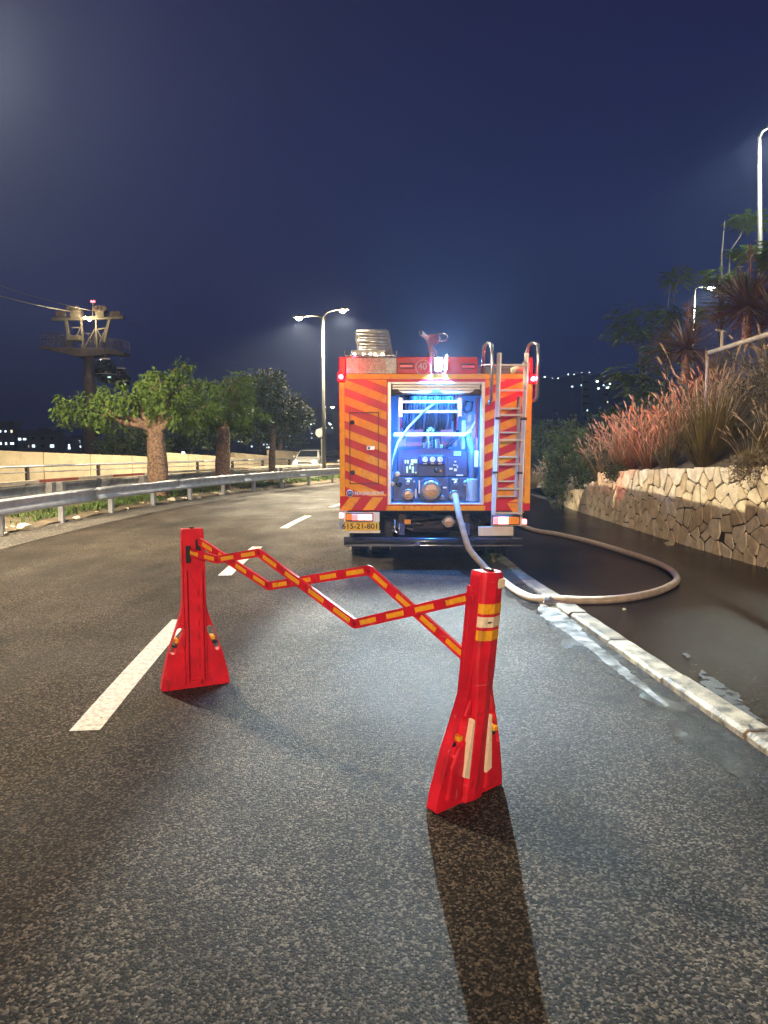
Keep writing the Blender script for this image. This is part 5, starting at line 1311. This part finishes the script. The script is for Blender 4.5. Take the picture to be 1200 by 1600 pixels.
def gondola(label, px, py, Y):
    c = at(px, py, Y); t = thing('gondola', label, 'cable car cabin', c, .35)
    R_ = []
    for z, w, l in ((-1.15, .55, .6), (-.95, .85, .95), (-.2, 1.05, 1.15), (.5, 1.0, 1.1), (.95, .8, .9), (1.1, .6, .7)):
        R_.append([(math.cos(a) * w * (1 if abs(math.cos(a)) < .9 else 1), math.sin(a) * l, z) for a in [2 * math.pi * k / 16 for k in range(16)]])
    MB().loft(R_).build('shell', mat('dark cabin shell', (.022, .022, .03), .2, coat=.5), t, smooth=True)
    MB().loft([[(math.cos(a) * w, math.sin(a) * l, z) for a in [2 * math.pi * k / 16 for k in range(16)]] for z, w, l in ((-.14, 1.07, 1.17), (.46, 1.02, 1.12))]).build('window_band', M_glass, t, smooth=True)
    MB().loft([[(math.cos(a) * 1.08, math.sin(a) * 1.18, z) for a in [2 * math.pi * k / 16 for k in range(16)]] for z in (-.36, -.3)]).build('trim_band', M_alup, t, smooth=True)
    MB().tube([(0, 0, 1.05), (0, 0, 1.9), (.1, 0, 2.6)], .06, 8).build('hanger', M_py, t)
    MB().bb(-.45, .45, -.3, .3, 1.1, 1.28).build('roof_unit', M_alup, t, bevel=.04)
    MB().bb(.2, .5, -1.16, -1.1, -.75, -.62).build('lit_panel', glow('teal lit panel', (.6, 1, .9), 1.2), t)
    return t
gondola('dark rounded cable car cabin hanging below the pylon', 165, 580, 72)
gondola('second dark cable car cabin partly hidden behind the tree crown', 190, 592, 84)

# ------------------------------------------------------------------ far city
rc = random.Random(17)
def building(label, px, Y, w_px, top, lit, m=M_buildd, base=None, cap=False, group=None):
    c = at(px, top, Y); w = w_px / FOC * Y; h = c.z; t = thing('apartment_building', label, 'building', (c.x, Y, -1), rc.uniform(-.12, .12), group)
    b = MB().bb(-w / 2, w / 2, 0, w * .8, 0, h + 1).build('block', m, t)
    if cap: MB().bb(-w * .16, w * .22, -.4, w * .4, h + .5, h + 1 + 6 / FOC * Y).build('stair_tower', m, t)
    ny = max(2, int((h - 2) / 3.1)); nx = max(3, int(w / 3.2))
    MB().bb(-w / 2 - .2, w / 2 + .2, -.2, w * .8 + .2, h + .96, h + 1.5).build('parapet', m, t)
    cells = [(i, j) for i in range(nx) for j in range(ny)]; rc.shuffle(cells)
    for k, (i, j) in enumerate(cells[:lit + 40]):
        x = -w / 2 + (i + .5) * w / nx; z = 2 + (j + .5) * (h - 2) / ny; ww, hh = rc.uniform(.5, 1.3), rc.uniform(.6, 1.0)
        on = k < lit
        MB().bb(x - ww / 2, x + ww / 2, -.08, .05, z - hh / 2, z + hh / 2).build('window', rc.choice([G_winw, G_winc, G_winc]) if on else M_win, t)
    return t
building('dark tower block with scattered lit windows at the left frame edge', 8, 260, 28, 660, 11)
building('tall broad apartment block with stair tower beyond the beige wall', 66, 230, 42, 674, 2, M_build, cap=True)
building('lower wing of apartments left of the broad block', 38, 245, 22, 676, 3, M_build)
building('dark apartment block with cool lit windows right of the broad block', 98, 300, 30, 690, 9)
building('dark apartment block with cool lit windows beside the pylon foot', 124, 330, 24, 682, 9)
HO = [2, 3, 4, 5, 6, 8, 9, 10, 11, 12, 13, 14, 1, 0]; HO = [min(h, 13) for h in [2, 3, 4, 5, 6, 7, 8, 9, 10, 11, 12, 13, 1, 0]]
for i, (px, top) in enumerate(((200, 694), (222, 698), (322, 690), (334, 700), (378, 684), (398, 676), (412, 690), (452, 668), (476, 660), (492, 672), (514, 648), (522, 690), (110, 702), (20, 700))):
    building('small dark hillside house with few lit windows, %s from the left of its row' % ORD[HO[i]], px, 420 + 12 * i, 15, top, rc.randint(2, 5), M_buildd, group='far hillside houses')
for i, (px, py, Y, s, m) in enumerate(((851, 589, 500, .6, G_star), (872, 591, 505, .45, G_star), (888, 585, 500, .5, G_star), (897, 585, 500, .35, G_star), (909, 582, 500, .35, G_star), (921, 582, 500, .4, G_star), (863, 591, 500, .4, G_winc), (894, 604, 420, .7, G_winc), (909, 602, 420, .8, G_winc), (933, 596, 300, .6, G_star), (935, 607, 300, .5, G_star), (943, 602, 300, .4, G_winc), (953, 600, 300, .45, G_star), (961, 591, 300, .55, G_star), (944, 587, 320, .35, G_star), (486, 663, 300, .35, G_star), (516, 663, 300, .5, G_star), (518, 708, 200, .7, G_winc), (509, 636, 260, .2, G_star), (429, 697, 120, .2, G_star), (420, 699, 200, .3, G_winc))):
    p = at(px, py, Y); t = thing('distant_lamp', 'far lamp on the dark hillside across the valley, one of a scatter of tiny lights', 'lamp', (p.x, Y, 0), 0, 'tiny lamps on the far hills')
    MB().cyl((0, 0, -2), (0, 0, p.z), s * .12, 6).build('post', M_pole, t)
    MB().lathe([(s * .4, -s * .6), (s, 0), (s * .4, s * .6)], (0, -.1, p.z), 'Z', 8).build('lamp_head', m, t)
for px, top, w in ((916, 588, 9), (948, 596, 6)): building('pale slab tower among the lights on the far right hill' if w == 9 else 'narrow lit tower among the lights on the far right hill', px, 330, w, top, 4 if w == 6 else 1, M_build)

# ------------------------------------------------------------------ night air
if HAZE:
    hm = bpy.data.materials.new('haze'); hm.use_nodes = True; n = hm.node_tree; n.nodes.remove(n.nodes['Principled BSDF'])
    pv = n.nodes.new('ShaderNodeVolumePrincipled'); pv.inputs['Density'].default_value = HAZE; pv.inputs['Color'].default_value = (.48, .62, 1, 1); pv.inputs['Anisotropy'].default_value = .5
    n.links.new(pv.outputs[0], n.nodes['Material Output'].inputs['Volume'])
    tag(MB().bb(-3100, 3100, -3100, 3100, -1.5, 130).build('haze', hm), kind='stuff')
